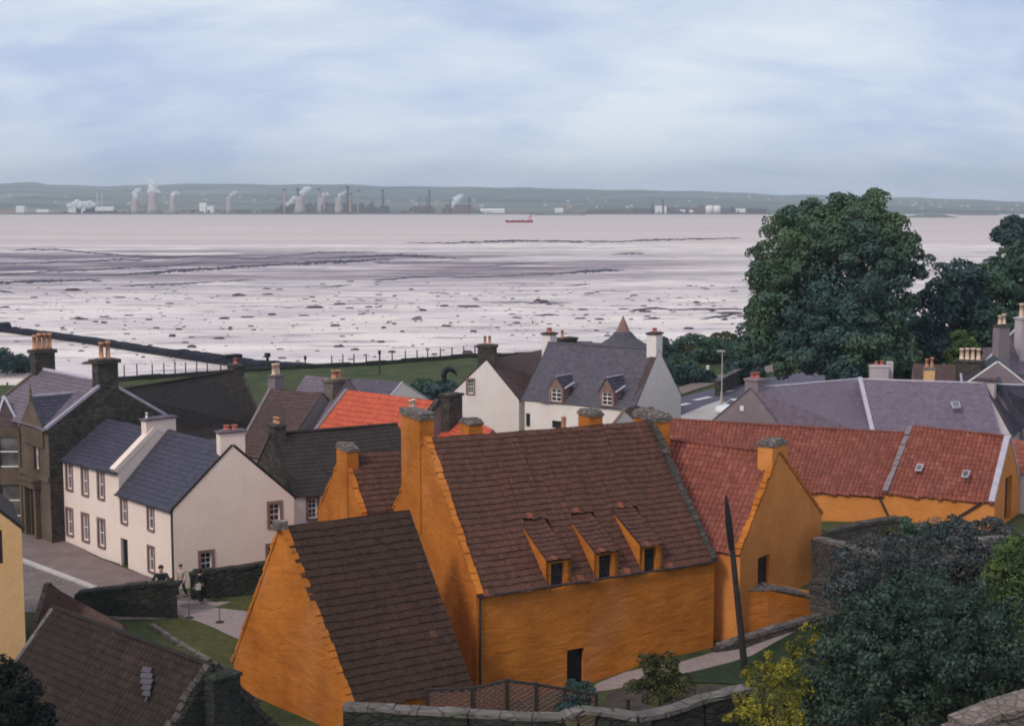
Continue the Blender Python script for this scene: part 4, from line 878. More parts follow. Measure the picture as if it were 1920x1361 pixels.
# cross roof to the right
c=dict(R0=on(1868,721,11.2),R1=on(2010,724,11.2),F0=on(1905,800,8.2),F1=on(2040,808,8.2)); 
for e_ in '01': q=2*c['R'+e_]-c['F'+e_]; c['B'+e_]=V3((q.x,q.y,8.2))
h=House('navy_slate_house','navy slate roof with a pale ridge line running off the right edge',c,4.6,'greyharl','slate','slate',.34,.3); h.walls(); h.roof(.1,'lead',.14)
c=dict(R0=on(1898,824,9.6),R1=on(2010,835,9.6),F0=on(1900,862,8.),F1=on(2010,878,8.))
for e_ in '01': q=2*c['R'+e_]-c['F'+e_]; c['B'+e_]=V3((q.x,q.y,8.))
h=House('red_roof_shed','low shed with a faded red roof at the right edge behind the end wing',c,5,'greywhite','pan','pan',.26,.33); h.walls(); h.roof(.1)
# houses beyond the violet roofs
def bhouse(name,label,px,py,Y_,th,L,W_,wh,rh,wall,roof,skl=None):
    r=at(px,py,Y_); u=V3((math.cos(math.radians(th)),math.sin(math.radians(th)),0)); v=V3((-u.y,u.x,0)); 
    c=dict(R0=r,R1=r+u*L,F0=r-v*W_/2-V3((0,0,rh)),F1=r+u*L-v*W_/2-V3((0,0,rh)),B0=r+v*W_/2-V3((0,0,rh)),B1=r+u*L+v*W_/2-V3((0,0,rh)))
    h=House(name,label,c,r.z-rh-wh,wall,roof,'slate',.34,.3); h.walls(); h.roof(.12); return h,c
h,c=bhouse('mauve_cottage','mauve slate cottage with a cream two pot chimney below the dark trees',1712,682,118,-12,4.4,6,4,2.8,'greyharl','slatebrown')
chimney(h.o,at(1742,700,114),h.th,.8,1.25,6,at(1742,692,114).z,'cream','capstone',.1,.06,pots=2,pm='pot',ph=.75,pr=.14,axis='u')
chimney(h.o,at(1742,700,114),h.th,1.25,.9,6,at(1742,692,114).z,'cream','capstone',.1,.06,name='chimney') if False else None
h,c=bhouse('hidden_cottage','low cottage with a white two pot chimney against the big dark tree',1600,716,112,-6,6,5,3,2,'greyharl','slateviolet')
chimney(h.o,at(1648,690,112),h.th,1.4,.8,7,at(1648,688,112).z,'greywhite','greywhite',.1,.05,pots=2,pm='potred',ph=.36,pr=.14,axis='u')
chimney(h.o,at(1668,690,112.6),h.th,.5,.5,7,at(1668,682,112).z,'greywhite','greywhite',.06,.03)
h,c=bhouse('purple_tenement','tall purple slate tenement with a wallhead stack at the right edge',1842,652,122,25,9,8,6,4.5,'slateviolet' if False else 'greyharl','slateviolet')
c_=dict(R0=at(1840,650,118),)
# its big roof face
p0=at(1925,598,121);p1=at(1990,590,125);p2=at(1990,720,117);p3=at(1842,655,117)
q=dict(R0=at(1915,606,121),R1=at(2010,600,126),F0=at(1835,692,116),F1=at(2000,720,119))
for e_ in '01': z_=2*q['R'+e_]-q['F'+e_]; q['B'+e_]=V3((z_.x,z_.y,q['F'+e_].z))
h=House('purple_roofed_block','high purple slate block climbing to the right edge behind the row of cream pots',q,5,'greyharl','slateviolet','slate',.34,.3); h.walls(); h.roof(.1); h.skew('l','lead',.2,.1)
chimney(h.o,at(1877,640,116),.4,1.15,.7,7,at(1877,612,116).z,'greyharl','stone',.14,.1,pots=2,pm='potcream',ph=.8,pr=.16,axis='u')
chimney(h.o,at(1918,600,119),.4,1.,.8,7,at(1918,598,119).z,'greywhite','greywhite',.14,.1,pots=2,pm='potcream',ph=1.2,pr=.18,axis='u')
t=h
h,c=bhouse('white_verge_house','small dark gable with white verges below the high purple slate block',1871,679,108,75,5,6.4,3.6,2.5,'greyharl','slate'); h.skew('l','frame',.18,.1)
h,c=bhouse('four_pot_house','low slate house with a dark stack of four cream pots at the right',1800,700,111,-10,5,5.2,3.5,2.2,'greyharl','slate'); h.skew('l','lead',.15,.08)
chimney(h.o,at(1818,690,111),math.radians(-25),2.0,.75,6,at(1818,679,111).z,'stone','stone',.16,.08,pots=4,pm='potcream',ph=.95,pr=.17,axis='u')
# ---------------- bottom left pantile shed & neighbours
c=box_c(-17.9,55.8,-42.5,10.8,7.6,4.55,8.1,R0=(100,1139),R1=(400,1250))
h=House('pantiled_shed','broad shed roof of mossy dark pantiles with one pale patch in the bottom left corner',c,3.6,'stonegreen','pandark','pan',.25,.30,'shed')
h.walls(); h.roof(.15,'pandark'); h.skew('l','cope',.22,.1); h.skew('r','stone',.34,.25,.35)
chimney(h.o,c['R1']+V3((.25,.0,0)),h.th,.75,1.1,5,at(428,1240,49.5).z,'stonegreen','stonegreen',.12,.06)
n_=(c['R1']-c['R0']).cross(c['F0']-c['R0']).normalized(); n_=n_ if n_.z>0 else -n_
def onroof(px,py,off): r0=ray(px,py); o_=V3((0,0,HC)); return o_+r0*((c['R0']-o_).dot(n_)/r0.dot(n_))+n_*off
mb=MB(); prv=None
for i in range(6):
    y=1252+i*11; wl=max(2,12-abs(i-1.5)*2.2-(4 if i>4 else 0)); 
    a_,b_=onroof(281-wl,y,.13),onroof(281+wl+rng.uniform(-2,2),y+2,.13); c__,d__=onroof(281+wl+rng.uniform(-2,2)-3,y+12,.15),onroof(281-wl-3,y+10,.15)
    mb.hexa([a_-n_*.05,b_-n_*.05,c__-n_*.05,d__-n_*.05,a_,b_,c__,d__])
obj('pale_patch',mb,M['slategrey'],h.o)['label']='pale grey slate repair patch'
c=dict(R0=on(88,1094,6.6),R1=on(232,1172,6.6),F0=on(60,1190,4.6),F1=on(200,1262,4.6))
for e_ in '01': q=2*c['R'+e_]-c['F'+e_]; c['B'+e_]=V3((q.x,q.y,4.6))
h=House('stone_outhouse','low mauve slated stone outhouse tucked behind the mossy pantiled shed',c,4.,'stonewarm','slatebrown','slate',.3,.26,'outhouse'); h.walls(); h.roof(.1); h.skew('l','cope',.25,.12)
# cream cottage at left edge
r=at(40,990,58.5); th_=math.radians(24); u_=V3((math.cos(th_),math.sin(th_),0)); v_=V3((-u_.y,u_.x,0))
F1=r; B0=r-u_*7; 
cc=dict(F0=r+v_*0,F1=r+v_*6,B0=r-u_*7,B1=r-u_*7+v_*6); R_=r-u_*3.5+V3((0,0,3.3)); cc['R0']=R_;cc['R1']=R_+v_*6
h=House('cream_cottage','cream painted gable end with a small dark window, cut by the left edge',cc,5.,'cream','slatedark','slate',.3,.28)
h.le=Wall(cc['B0'],cc['F0']); h.le.poly=[(0,h.z0),(h.le.L,h.z0),(h.le.L,cc['F0'].z),(h.le.L/2,R_.z),(0,cc['B0'].z)]
window(h.o,h.le,h.le.rect(-14,5,994,1058),(0,1),None,'darkwood','glass',.15)
h.walls(); h.roof(.12); h.skew('l','slatedark',.16,.1)
# ================================================================== FAR SHORE INDUSTRY
YF=3850.
def fz(px,py,Y_=YF): return at(px,py,Y_)
M['tower']=harl('tower_concrete',(.50,.42,.40),(.36,.30,.29),.1,.5); M['stack']=plain('dark_stack',(.07,.055,.06),.8,.3,.02); M['shedw']=plain('pale_sheds',(.86,.80,.76),.8,.15,.02)
M['housefar']=plain('pale_far_walls',(.42,.38,.36),.9,.3,.05); M['shedd']=plain('dark_sheds',(.10,.07,.075),.8,.3,.02); M['rust']=plain('rusty_plant',(.20,.11,.10),.8,.3,.02); M['bufft']=plain('buff_stack',(.42,.27,.20),.8,.2,.02)
towers=[(254,372,398,20),(288,361,399,26),(325,367,397,18),(430,369,399,15),(563,368,399,26),(603,370,399,22),(636,371,399,22)]
tl=['small cooling tower left of the widest steaming tower','widest pale cooling tower with a tall steam plume','slim cooling tower right of the widest steaming tower','lone slender cooling tower standing apart mid shore','broad brownish cooling tower at the left of the refinery','cooling tower behind the second stack of the refinery','cooling tower left of the tallest refinery stack']
for i,(px,yt,yb,wd) in enumerate(towers):
    b=fz(px,401); top=fz(px,yt).z; r=wd/2*YF/F; H_=top-1
    mb=MB(); mb.lathe((b.x,b.y,1),[(r,0),(r*.84,H_*.25),(r*.68,H_*.55),(r*.62,H_*.75),(r*.66,H_),(r*.6,H_)],20)
    single('cooling_tower',mb,M['tower'],tl[i],'cooling tower','cooling towers on the far shore',True)
stk=[(534,354,4,'buff'),(559,353,4,'dark'),(599,353,4,'buff'),(652,349,4.5,'dark'),(657,362,5,'buff'),(672,356,3.6,'buff'),(718,356,4,'dark'),(805,356,3.6,'dark'),(800,372,2,'dark'),(786,370,2,'dark'),(183,356,1.1,'pale'),(192,358,1.1,'pale'),(1243,374,3,'dark'),(1223,382,3.5,'dark'),(1373,388,4,'dark'),(880,372,3,'dark'),(844,378,2.5,'dark')]
sl_=['buff stack at the left end of the refinery','dark stack behind the broad brownish cooling tower','buff stack in the middle of the refinery','tallest dark stack of the refinery','thick buff column beside the tallest stack','buff stack right of the tallest stack','banded stack standing alone right of the refinery','dark spire like stack on the open shore','thin dark mast left of the spire like stack','short thin mast among low plant','left of two thin pale masts by the white works','right of two thin pale masts by the white works','pointed dark stack on a white building','dark leaning crane stack left of the white building','short stack right of the twin white tanks','dark stack right of the white flare steam','short dark stack left of the white flare steam']
for i,(px,yt,wd,k_) in enumerate(stk):
    b=fz(px,401); H_=fz(px,yt).z-1; r=wd/2*YF/F; mb=MB(); mb.cyl((b.x,b.y,1),(b.x,b.y,1+H_),r*1.15,r*.8,8)
    t=thing('factory_chimney',sl_[i],'chimney',(b.x,b.y,1),'stacks on the far shore')
    obj('shaft',mb,M[{'buff':'bufft','dark':'stack','pale':'shedw'}[k_]],t)
    mb=MB(); mb.cyl((b.x,b.y,1+H_*.92),(b.x,b.y,1.2+H_),r*1.3,r*1.3,8); obj('stack_collar',mb,M['stack'],t)
def shed(px0,px1,yt,m,label,name='factory_shed',Y_=YF,cat='factory',grp='works along the far shore',pitch=.0):
    a_=fz(px0,401,Y_);b_=fz(px1,401,Y_); z=fz(px0,yt,Y_).z; w_=abs(b_.x-a_.x); t=thing(name,label,cat,((a_.x+b_.x)/2,a_.y,1),grp)
    mb=MB(); mb.box(((a_.x+b_.x)/2,a_.y+10,0),w_,20,z,0); obj('wall',mb,M[m],t)
    mb=MB(); n=max(1,int(w_/14))
    for i in range(n):
        x0=lerp(a_.x,b_.x,i/n);x1=lerp(a_.x,b_.x,(i+1)/n); mb.hexa([(x0,a_.y-.5,z+.02),(x1,a_.y-.5,z+.02),(x1,a_.y+20.5,z+.02),(x0,a_.y+20.5,z+.02),(x0,a_.y+9,z+1.5+w_*.03),(x1,a_.y+9,z+1.5+w_*.03),(x1,a_.y+11,z+1.5+w_*.03),(x0,a_.y+11,z+1.5+w_*.03)])
    obj('roof',mb,M['shedd' if m!='shedw' else 'shedw'],t)
sheds=[(128,176,389,'shedw','long white works building at the left of the far shore'),(143,152,386,'shedw','white block rising above the long white works'),(160,176,385,'shedw','stepped white block at the right end of the white works'),(178,212,390,'shedw','low pale shed right of the white works'),
(155,212,396,'shedd','dark quay shed below the white works'),(30,45,388,'shedw','small pale building among the leftmost fields'),(0,30,394,'bufft','low buff sheds at the far left shore'),(68,90,395,'shedw','tiny white shed on the left shore'),
(374,386,382,'shedw','white tank like block between the cooling towers'),(388,400,388,'shedw','lower white block beside another between the towers'),(440,470,396,'shedd','dark low shed right of the lone slender tower'),(525,552,385,'shedd','dark process block at the left of the refinery'),
(575,600,390,'rust','rust coloured process block left of the middle stack'),(608,625,388,'rust','rust coloured block right of the middle stack'),(645,682,384,'shedd','dense dark block under the tallest stack'),(683,700,391,'rust','small rusty block right of the dense dark block'),
(712,728,387,'stack','dark unit round the foot of the lone banded stack'),(775,812,388,'rust','rusty unit under the spire like stack'),(835,884,386,'rust','wide rusty unit behind the white flare steam'),(900,946,394,'shedw','pale low sheds behind the red ship'),
(1040,1056,392,'shedw','small white shed right of the red ship'),(1100,1190,396,'rust','long low reddish quay sheds'),(1228,1250,388,'shedw','white building under the pointed dark stack'),(1275,1300,395,'shedw','white low building right of the pointed stack'),(1285,1292,389,'rust','small rusty block on the shore'),
(1310,1320,386,'rust','rusty block left of the twin white tanks'),(1380,1398,393,'shedw','pale shed right of the twin white tanks'),(1400,1434,393,'shedd','dark quay shed by the big tree'),(1250,1434,399,'rust','long low reddish quay along the right shore')]
for s_ in sheds: shed(*s_)
for px in (1328,1342):
    b=fz(px,401); r=7*YF/F; H_=fz(px,386).z-1; mb=MB(); mb.lathe((b.x,b.y-20,1),[(r,0),(r,H_*.92),(r*.6,H_),(.5,H_+1)],18); single('storage_tank',mb,M['shedw'],'left of two big white storage tanks' if px==1328 else 'right of two big white storage tanks','tank','twin white storage tanks',True)
# pipes, columns and racks of the refinery: clutter nobody could count
mb=MB()
for x0,x1,hm,n in ((515,560,18,26),(560,700,26,170),(700,730,14,16),(770,815,16,26),(830,890,14,30),(1180,1440,12,130),(1050,1180,5,30),(90,130,6,8),(205,520,8,110),(735,770,6,12),(890,940,6,14)):
    for _ in range(n):
        px=rng.uniform(x0,x1); b=fz(px,401,YF+rng.uniform(-20,160)); h_=hm*rng.uniform(.25,1.)*YF/F*.75
        mb.box((b.x,b.y,0),rng.uniform(2,11),8,h_+3,0,rng.uniform(.5,1))
        if rng.random()<.4: mb.cyl((b.x+5,b.y,0),(b.x+5,b.y,h_*1.3+3),.9,.7,6)
obj('refinery_plant',mb,M['shedd'],None,False,kind='stuff',label='dark tangle of pipes and low plant along the far shore',category='refinery')
mb=MB()
for px,y in ((1700,409),): pass
for x0,x1,py in ((1700,1790,408),(1795,1870,404),(1000,1100,404)):
    a_=on(x0,py,0);b_=on(x1,py,0); P=[[],[],[]]
    for j in range(21):
        s=j/20; c_=lerp(a_,b_,s); P[0].append((c_.x,c_.y-40,-.5)); P[1].append((c_.x,c_.y,5*math.sin(math.pi*s)**.5+rng.uniform(0,1.5))); P[2].append((c_.x,c_.y+40,-.5))
    q=MB(); q.grid(P); struct('spit',q,M['hill'])
# far town houses
hb=[(rng.uniform(1440,1920),rng.uniform(374,396)) for _ in range(30)]+[(rng.uniform(1310,1440),rng.uniform(370,384)) for _ in range(8)]+[(rng.uniform(0,520),rng.uniform(380,395)) for _ in range(16)]+[(rng.uniform(700,1300),rng.uniform(384,397)) for _ in range(22)]
hp_=[(yy,f_) for yy,f_ in zip(Ys,fr)]
for i,(px,py) in enumerate(hb):
    Yd=4100+ (400-py)*130; X_=(px-CX)/F; top=np.interp(px,pa[:,0],pa[:,1]); zt=HC+(HZ-top)/F*8500
    f_=np.interp(Yd,Ys,fr); z=1+f_*(zt-1)*.98; w_=rng.uniform(8,15)
    mb=MB(); mb.box((X_*Yd,Yd-30,z-4),w_,8,rng.uniform(7,9),rng.uniform(-.3,.3)); c_=mb.v[4:8]
    m1=lerp(V3(c_[0]),V3(c_[3]),.5)+V3((0,0,3.5)); m2=lerp(V3(c_[1]),V3(c_[2]),.5)+V3((0,0,3.5)); mb.face([c_[0],c_[1],m2,m1]); mb.face([c_[2],c_[3],m1,m2]); mb.face([c_[1],c_[2],m2]); mb.face([c_[3],c_[0],m1])
    single('distant_house',mb,M['housefar' if i%3 else 'bufft'],'tiny pale house speckling the far hillside','house','tiny houses on the far hillside')
# steam
k=MK('steam',1.,0.); k.col((.95,.95,.95)); lw=k.n.new('ShaderNodeLayerWeight'); lw.inputs[0].default_value=.35; tb=k.n.new('ShaderNodeBsdfTransparent'); tl_=k.n.new('ShaderNodeBsdfTranslucent'); tl_.inputs[0].default_value=(.95,.95,.95,1)
a1=k.n.new('ShaderNodeMixShader'); a1.inputs[0].default_value=.5; k.l.new(k.b.outputs[0],a1.inputs[1]); k.l.new(tl_.outputs[0],a1.inputs[2])
ms=k.n.new('ShaderNodeMixShader'); k.l.new(k.ramp(lw.outputs['Facing'],(.15,.15),(.85,1.)),ms.inputs[0]); k.l.new(a1.outputs[0],ms.inputs[1]); k.l.new(tb.outputs[0],ms.inputs[2]); k.l.new(ms.outputs[0],k.n['Material Output'].inputs['Surface']); M['steam']=k.m
def steam(pts,label,dens=None):
    bm=bmesh.new()
    for px,py,r in pts:
        c_=fz(px,py,YF+2); rr=r*1.25*YF/F
        bmesh.ops.create_icosphere(bm,subdivisions=2,radius=rr,matrix=Matrix.Translation(c_))
    for v in bm.verts: v.co+=V3((rng.normal(0,1),rng.normal(0,1),rng.normal(0,1)))*1.2
    mb=MB(); mb.v=[tuple(v.co) for v in bm.verts]; 
    for f in bm.faces: mb.f.append(tuple(v.index for v in f.verts)); mb.uv.append([(0,0)]*3)
    bm.free()
    o=single('steam_plume',mb,M['steam'],label,'steam','steam plumes over the works',True); return o
steam([(130,386,4),(137,383,4.5),(145,380,5),(152,383,4.5),(160,382,5),(168,381,5),(175,384,4),(150,388,5),(166,388,5)],'broad white steam bank over the works at the left')
steam([(254,368,4.5),(252,362,4),(257,358,4),(261,357,3)],'short steam puff over the small left cooling tower')
steam([(288,358,7),(285,352,6),(290,347,6),(287,341,4.5),(297,360,4),(280,359,4)],'tall white steam plume over the widest cooling tower')
steam([(325,365,4),(329,361,3.5),(334,363,2.5)],'small steam puff over the slim right cooling tower')
steam([(434,366,3.),(439,362,3),(445,361,2)],'faint steam drifting off the lone slender tower')
steam([(540,383,3.5),(546,378,4),(551,372,3.5),(567,362,5),(573,356,5),(579,353,3.5)],'ragged white steam above the broad refinery tower')
steam([(607,365,3),(614,364,2.5)],'small steam wisp by the middle refinery stack')
steam([(637,367,3.5),(643,363,3),(648,360,2.5)],'steam wisp blowing towards the tallest stack')
steam([(849,389,3.5),(851,382,4.5),(855,375,5.5),(861,370,5),(866,367,3)],'dense white leaning steam jet on the open shore')
# ================================================================== SHIP
b=on(973,417.5,0); Ys_=b.y; t=thing('cargo_ship','small red cargo ship under way on the grey water','ship',b); L_=52/F*Ys_; x0=b.x-L_/2
M['shipred']=plain('ship_red',(.26,.025,.03),.5,.15,.1); M['shipw']=plain('ship_white',(.62,.42,.42),.5,.1,.1)
mb=MB(); sec=[(0,.3,3.6),(.06,2.5,3.3),(.2,3.6,2.6),(.75,3.6,2.4),(.8,3.6,3.4),(.97,3.,3.6),(1,2.4,3.6)]
P=[]
for s,hw_,dk in sec: x=x0+s*L_; P.append([(x,Ys_-hw_,dk),(x+ (1 if s<.1 else 0),Ys_-hw_*.7,-.4),(x+(1 if s<.1 else 0),Ys_+hw_*.7,-.4),(x,Ys_+hw_,dk),(x,Ys_-hw_,dk)])
mb.grid(P); mb.face(P[-1][:4]); obj('hull',mb,M['shipred'],t)
mb=MB(); mb.box((x0+L_*.88,Ys_,3.3),L_*.13,5,3.6); mb.box((x0+L_*.875,Ys_,6.9),L_*.08,5.6,2.); obj('bridge_house',mb,M['shipw'],t)
mb=MB(); mb.cyl((x0+L_*.93,Ys_,6),(x0+L_*.93,Ys_,11.5),.9,.7,8); obj('funnel',mb,M['shipred'],t)
mb=MB(); mb.cyl((x0+L_*.86,Ys_,8),(x0+L_*.86,Ys_,13),.15,.1,6); mb.cyl((x0+L_*.1,Ys_,3.3),(x0+L_*.1,Ys_,8),.18,.1,6); obj('mast',mb,M['shipw'],t)
mb=MB()
for s in (.25,.42,.59): mb.box((x0+L_*(s+.06),Ys_,2.4),L_*.14,5,1.)
obj('hatch',mb,M['shipred'],t)
# ================================================================== VEGETATION
def leafobj(name,cl,m,size,parent=None,tags=None,flat=.0,asp=.55):
    """cl: (n,3) centres + (n,3) preferred normals -> diamond leaf clumps"""
    C_,Nn=cl; n=len(C_); d=Nn+rng.normal(0,.55,(n,3)); d/=np.linalg.norm(d,axis=1)[:,None]+1e-9
    r=rng.normal(0,1,(n,3)); u=np.cross(d,r); u/=np.linalg.norm(u,axis=1)[:,None]+1e-9; v=np.cross(d,u)
    s=size*rng.uniform(.55,1.3,(n,1)); b_=d*s*.25
    V=np.stack([C_-u*s,C_-v*s*asp+b_,C_+u*s,C_+v*s*asp+b_],1).reshape(-1,3)
    org=np.array(parent['_o']) if parent is not None else C_.mean(0)*[1,1,0]+[0,0,C_[:,2].min()]
    me=bpy.data.meshes.new(name); me.vertices.add(4*n); me.vertices.foreach_set('co',(V-org).ravel())
    me.loops.add(4*n); me.loops.foreach_set('vertex_index',np.arange(4*n)); me.polygons.add(n); me.polygons.foreach_set('loop_start',np.arange(n)*4); me.polygons.foreach_set('loop_total',np.full(n,4))
    me.update(); me.validate(); me.materials.append(m); o=bpy.data.objects.new(name,me); sc.collection.objects.link(o)
    if parent is not None: o.parent=parent
    else: o.location=tuple(org)
    o['_o']=tuple(org)
    for a_,q_ in (tags or {}).items(): o[a_]=q_
    return o
def cloud(bigs,nsub,rs,nl,inner=.1,up=.35):
    """sub-clumps over the surface of a few ellipsoids; leaves over the outer side of each clump"""
    cs=[];ns=[]
    vol=np.array([b_[1][0]*b_[1][2] for b_ in bigs]); vol=vol/vol.sum()
    for (c_,r_),f_ in zip(bigs,vol):
        c_=np.array(c_,float); r_=np.array(r_,float)
        for _ in range(max(3,int(nsub*f_))):
            d=rng.normal(0,1,3); d/=np.linalg.norm(d); p=c_+d*r_*rng.uniform(.72,.97); sr=rs*rng.uniform(.6,1.35)
            m_=max(4,int(nl/nsub*rng.uniform(.7,1.3)))
            q=rng.normal(0,1,(m_,3))+d*.55+np.array([0,0,up]); q/=np.linalg.norm(q,axis=1)[:,None]
            cs.append(p+q*sr*np.array([1,1,.72])*rng.uniform(.75,1.08,(m_,1))); ns.append(q)
        m_=int(nl*f_*inner); q=rng.normal(0,1,(m_,3)); q/=np.linalg.norm(q,axis=1)[:,None]; cs.append(c_+q*r_*rng.uniform(.3,.85,(m_,1))); ns.append(q)
    return np.concatenate(cs),np.concatenate(ns)
M['leafbig']=leafm('beech_leaves',(.030,.058,.058),(.075,.125,.110),(.10,.15,.075),.12)
M['leafblue']=leafm('dark_blue_green_leaves',(.026,.052,.056),(.068,.112,.104),(.04,.07,.068),.25)
M['leafdark']=leafm('black_green_leaves',(.006,.010,.008),(.018,.026,.018),(.009,.014,.010),.6)
M['leafgreen']=leafm('mid_green_leaves',(.035,.070,.048),(.085,.145,.085),(.05,.09,.06),.25)
M['leafshrub']=leafm('grey_green_leaves',(.014,.027,.021),(.085,.120,.085),(.024,.042,.030),1.1)
M['leafgrey']=leafm('dusty_shrub_leaves',(.055,.062,.060),(.14,.13,.13),(.035,.045,.042),1.3)
M['leafyel']=leafm('yellow_gorse',(.14,.13,.015),(.40,.32,.03),(.03,.045,.012),1.8,.1)
M['leafolive']=leafm('olive_leaves',(.04,.048,.018),(.13,.12,.035),(.03,.035,.015),2.)
M['leaflime']=leafm('lime_leaves',(.07,.11,.03),(.16,.20,.06),(.04,.07,.025),.8)
M['bark']=plain('bark',(.045,.036,.03),.95,.35,1.)
def E_(px,py,rx,ry,Y_,k=1.):  # ellipse in the photo -> ellipsoid
    c_=at(px,py,Y_); return (tuple(c_),(rx*Y_/F,rx*Y_/F*k,ry*Y_/F))
def tree(name,label,bigs,base,m,nsub,rs,nl,size,group=None,trunk_r=.5,limbs=7,up=.35,inner=.1,sprigs=0,cat='tree'):
    base=V3(base); t=thing(name,label,cat,base,group)
    cl=cloud(bigs,nsub,rs,nl,inner,up); leafobj('crown',cl,M[m],size,t)
    mb=MB(); c_=V3(bigs[0][0]); top=V3((c_.x,c_.y,c_.z)); mb.cyl(base-V3((0,0,.3)),lerp(base,top,.55),trunk_r,trunk_r*.6,9); mb.cyl(lerp(base,top,.55),top,trunk_r*.6,trunk_r*.3,8)
    for i in range(limbs):
        bb=bigs[i%len(bigs)]; q=V3(bb[0])+V3([rng.uniform(-.7,.7)*r_ for r_ in bb[1]]); s_=lerp(base,top,rng.uniform(.3,.9)); md=lerp(s_,q,.5)+V3((0,0,.4)); mb.cyl(s_,md,trunk_r*.32,trunk_r*.2,6); mb.cyl(md,q,trunk_r*.2,trunk_r*.06,6)
    obj('trunk',mb,M['bark'],t,True); return t
Yt=134
tree('beech_tree','huge dark domed broadleaf tree towering over the violet slate roofs',
 [E_(1560,560,150,150,Yt),E_(1545,610,160,90,Yt),E_(1500,470,88,80,Yt),E_(1600,430,85,52,Yt+2),E_(1660,455,62,48,Yt+1),E_(1690,490,38,38,Yt),E_(1440,560,45,75,Yt-2),E_(1600,640,120,70,Yt-3),E_(1440,640,55,50,Yt-2),E_(1640,395,22,28,Yt),E_(1520,420,55,34,Yt),E_(1400,650,14,40,Yt),E_(1560,655,165,60,Yt-1),E_(1470,520,70,70,Yt),E_(1560,440,110,60,Yt),E_(1640,540,80,80,Yt),E_(1640,376,11,16,Yt),E_(1598,384,10,14,Yt),E_(1520,392,7,12,Yt),E_(1568,382,9,12,Yt),E_(1715,450,14,22,Yt),E_(1728,505,10,14,Yt)],
 (at(1560,700,Yt).x,Yt,3.8),'leafbig',640,.95,90000,.20,trunk_r=.75,limbs=14,up=.5,inner=.3)
tree('pine_tree','dark open crowned pine with a forked trunk between the big tree and the green wood',
 [E_(1790,525,46,28,142),E_(1745,600,40,48,142),E_(1770,560,36,30,142),E_(1820,585,28,26,142),E_(1830,540,24,22,142),E_(1745,650,44,30,140)],(at(1788,700,142).x,142,4.2),'leafblue',110,.9,11000,.24,trunk_r=.5,limbs=8,up=.5)
tree('broadleaf_tree','round mid green tree filling the space above the four cream pots',
 [E_(1880,560,62,74,146),E_(1840,620,48,44,144),E_(1915,500,40,42,147),E_(1905,620,55,55,146)],(at(1880,700,146).x,146,4.2),'leafgreen',150,1.2,17000,.28,up=.4)
tree('dark_crowned_tree','dark tree crown cut by the right edge above the green wood',
 [E_(1915,440,38,26,165),E_(1935,455,40,34,165)],(at(1925,600,165).x,165,4.2),'leafblue',50,1.2,7000,.3,up=.4)
tree('light_bush','pale green bush by the four cream pots',[E_(1800,650,18,34,120),E_(1812,670,20,20,120)],(at(1800,700,120).x,120,4.5),'leaflime',30,.6,3500,.18,trunk_r=.12,limbs=4,cat='bush')
tree('low_dark_tree','dark low tree mass behind the cream two pot chimney',[E_(1720,655,55,45,150),E_(1600,690,60,20,128),E_(1690,690,60,25,140)],(at(1720,720,150).x,150,4.),'leafblue',90,1.1,12000,.27,trunk_r=.3)
# green scrub by the shore
for i,(px,py,rx,ry,Y_,m_,lb) in enumerate(((1235,668,26,26,190,'leafblue','dark scrub showing right of the high white gable chimney'),(1332,655,30,18,186,'leafgreen','green scrub hump above the road bend'),(1300,705,34,14,162,'leafblue','dark hedge along the far side of the road'),(1390,660,24,24,180,'leafgreen','green scrub touching the left of the big tree'),(1262,655,34,24,196,'leafgreen','green scrub mound behind the white end gable'),(1305,650,44,22,200,'leafgreen','broad green scrub mound nearest the shore'),(1355,644,40,16,202,'leafolive','olive scrub at the top of the shore bank'),(1330,672,46,18,190,'leafblue','dark hedge clump behind the street lamp'),(1275,690,30,22,172,'leafgreen','leafy bush at the foot of the road bank'),(1295,668,30,16,196,'leafolive','olive bush in the middle of the scrub'),(1370,665,30,18,196,'leafblue','dark scrub beside the big tree'),(1262,712,16,26,160,'leafblue','dark bush tight against the white end gable'),(1395,690,30,20,160,'leafblue','dark undergrowth under the big tree edge'),
   (25,682,40,16,204,'leafblue','dark weedy bank at the left edge beyond the villa'),(0,676,24,15,200,'leafblue','dark bush on the left shoreline'),(15,752,26,6,172,'leafolive','olive grass bank at the left edge'),(835,735,40,12,140,'leafblue','dark hedge left of the white two pot house'),(800,728,26,8,150,'leafgreen','low green hedge beside the pale gable cottage'))):
    b_=at(px,py,Y_); big=[((b_.x,b_.y,b_.z),(rx*Y_/F,rx*Y_/F*.8,ry*Y_/F)),((b_.x+rx*.5*Y_/F,b_.y,b_.z-.5),(rx*.6*Y_/F,rx*.5*Y_/F,ry*.8*Y_/F))]
    tree('scrub_bush',lb,big,(b_.x,b_.y,hz(b_.x,b_.y)),m_,40,.8,3500,.2,trunk_r=.12,limbs=5,up=.6,cat='bush')
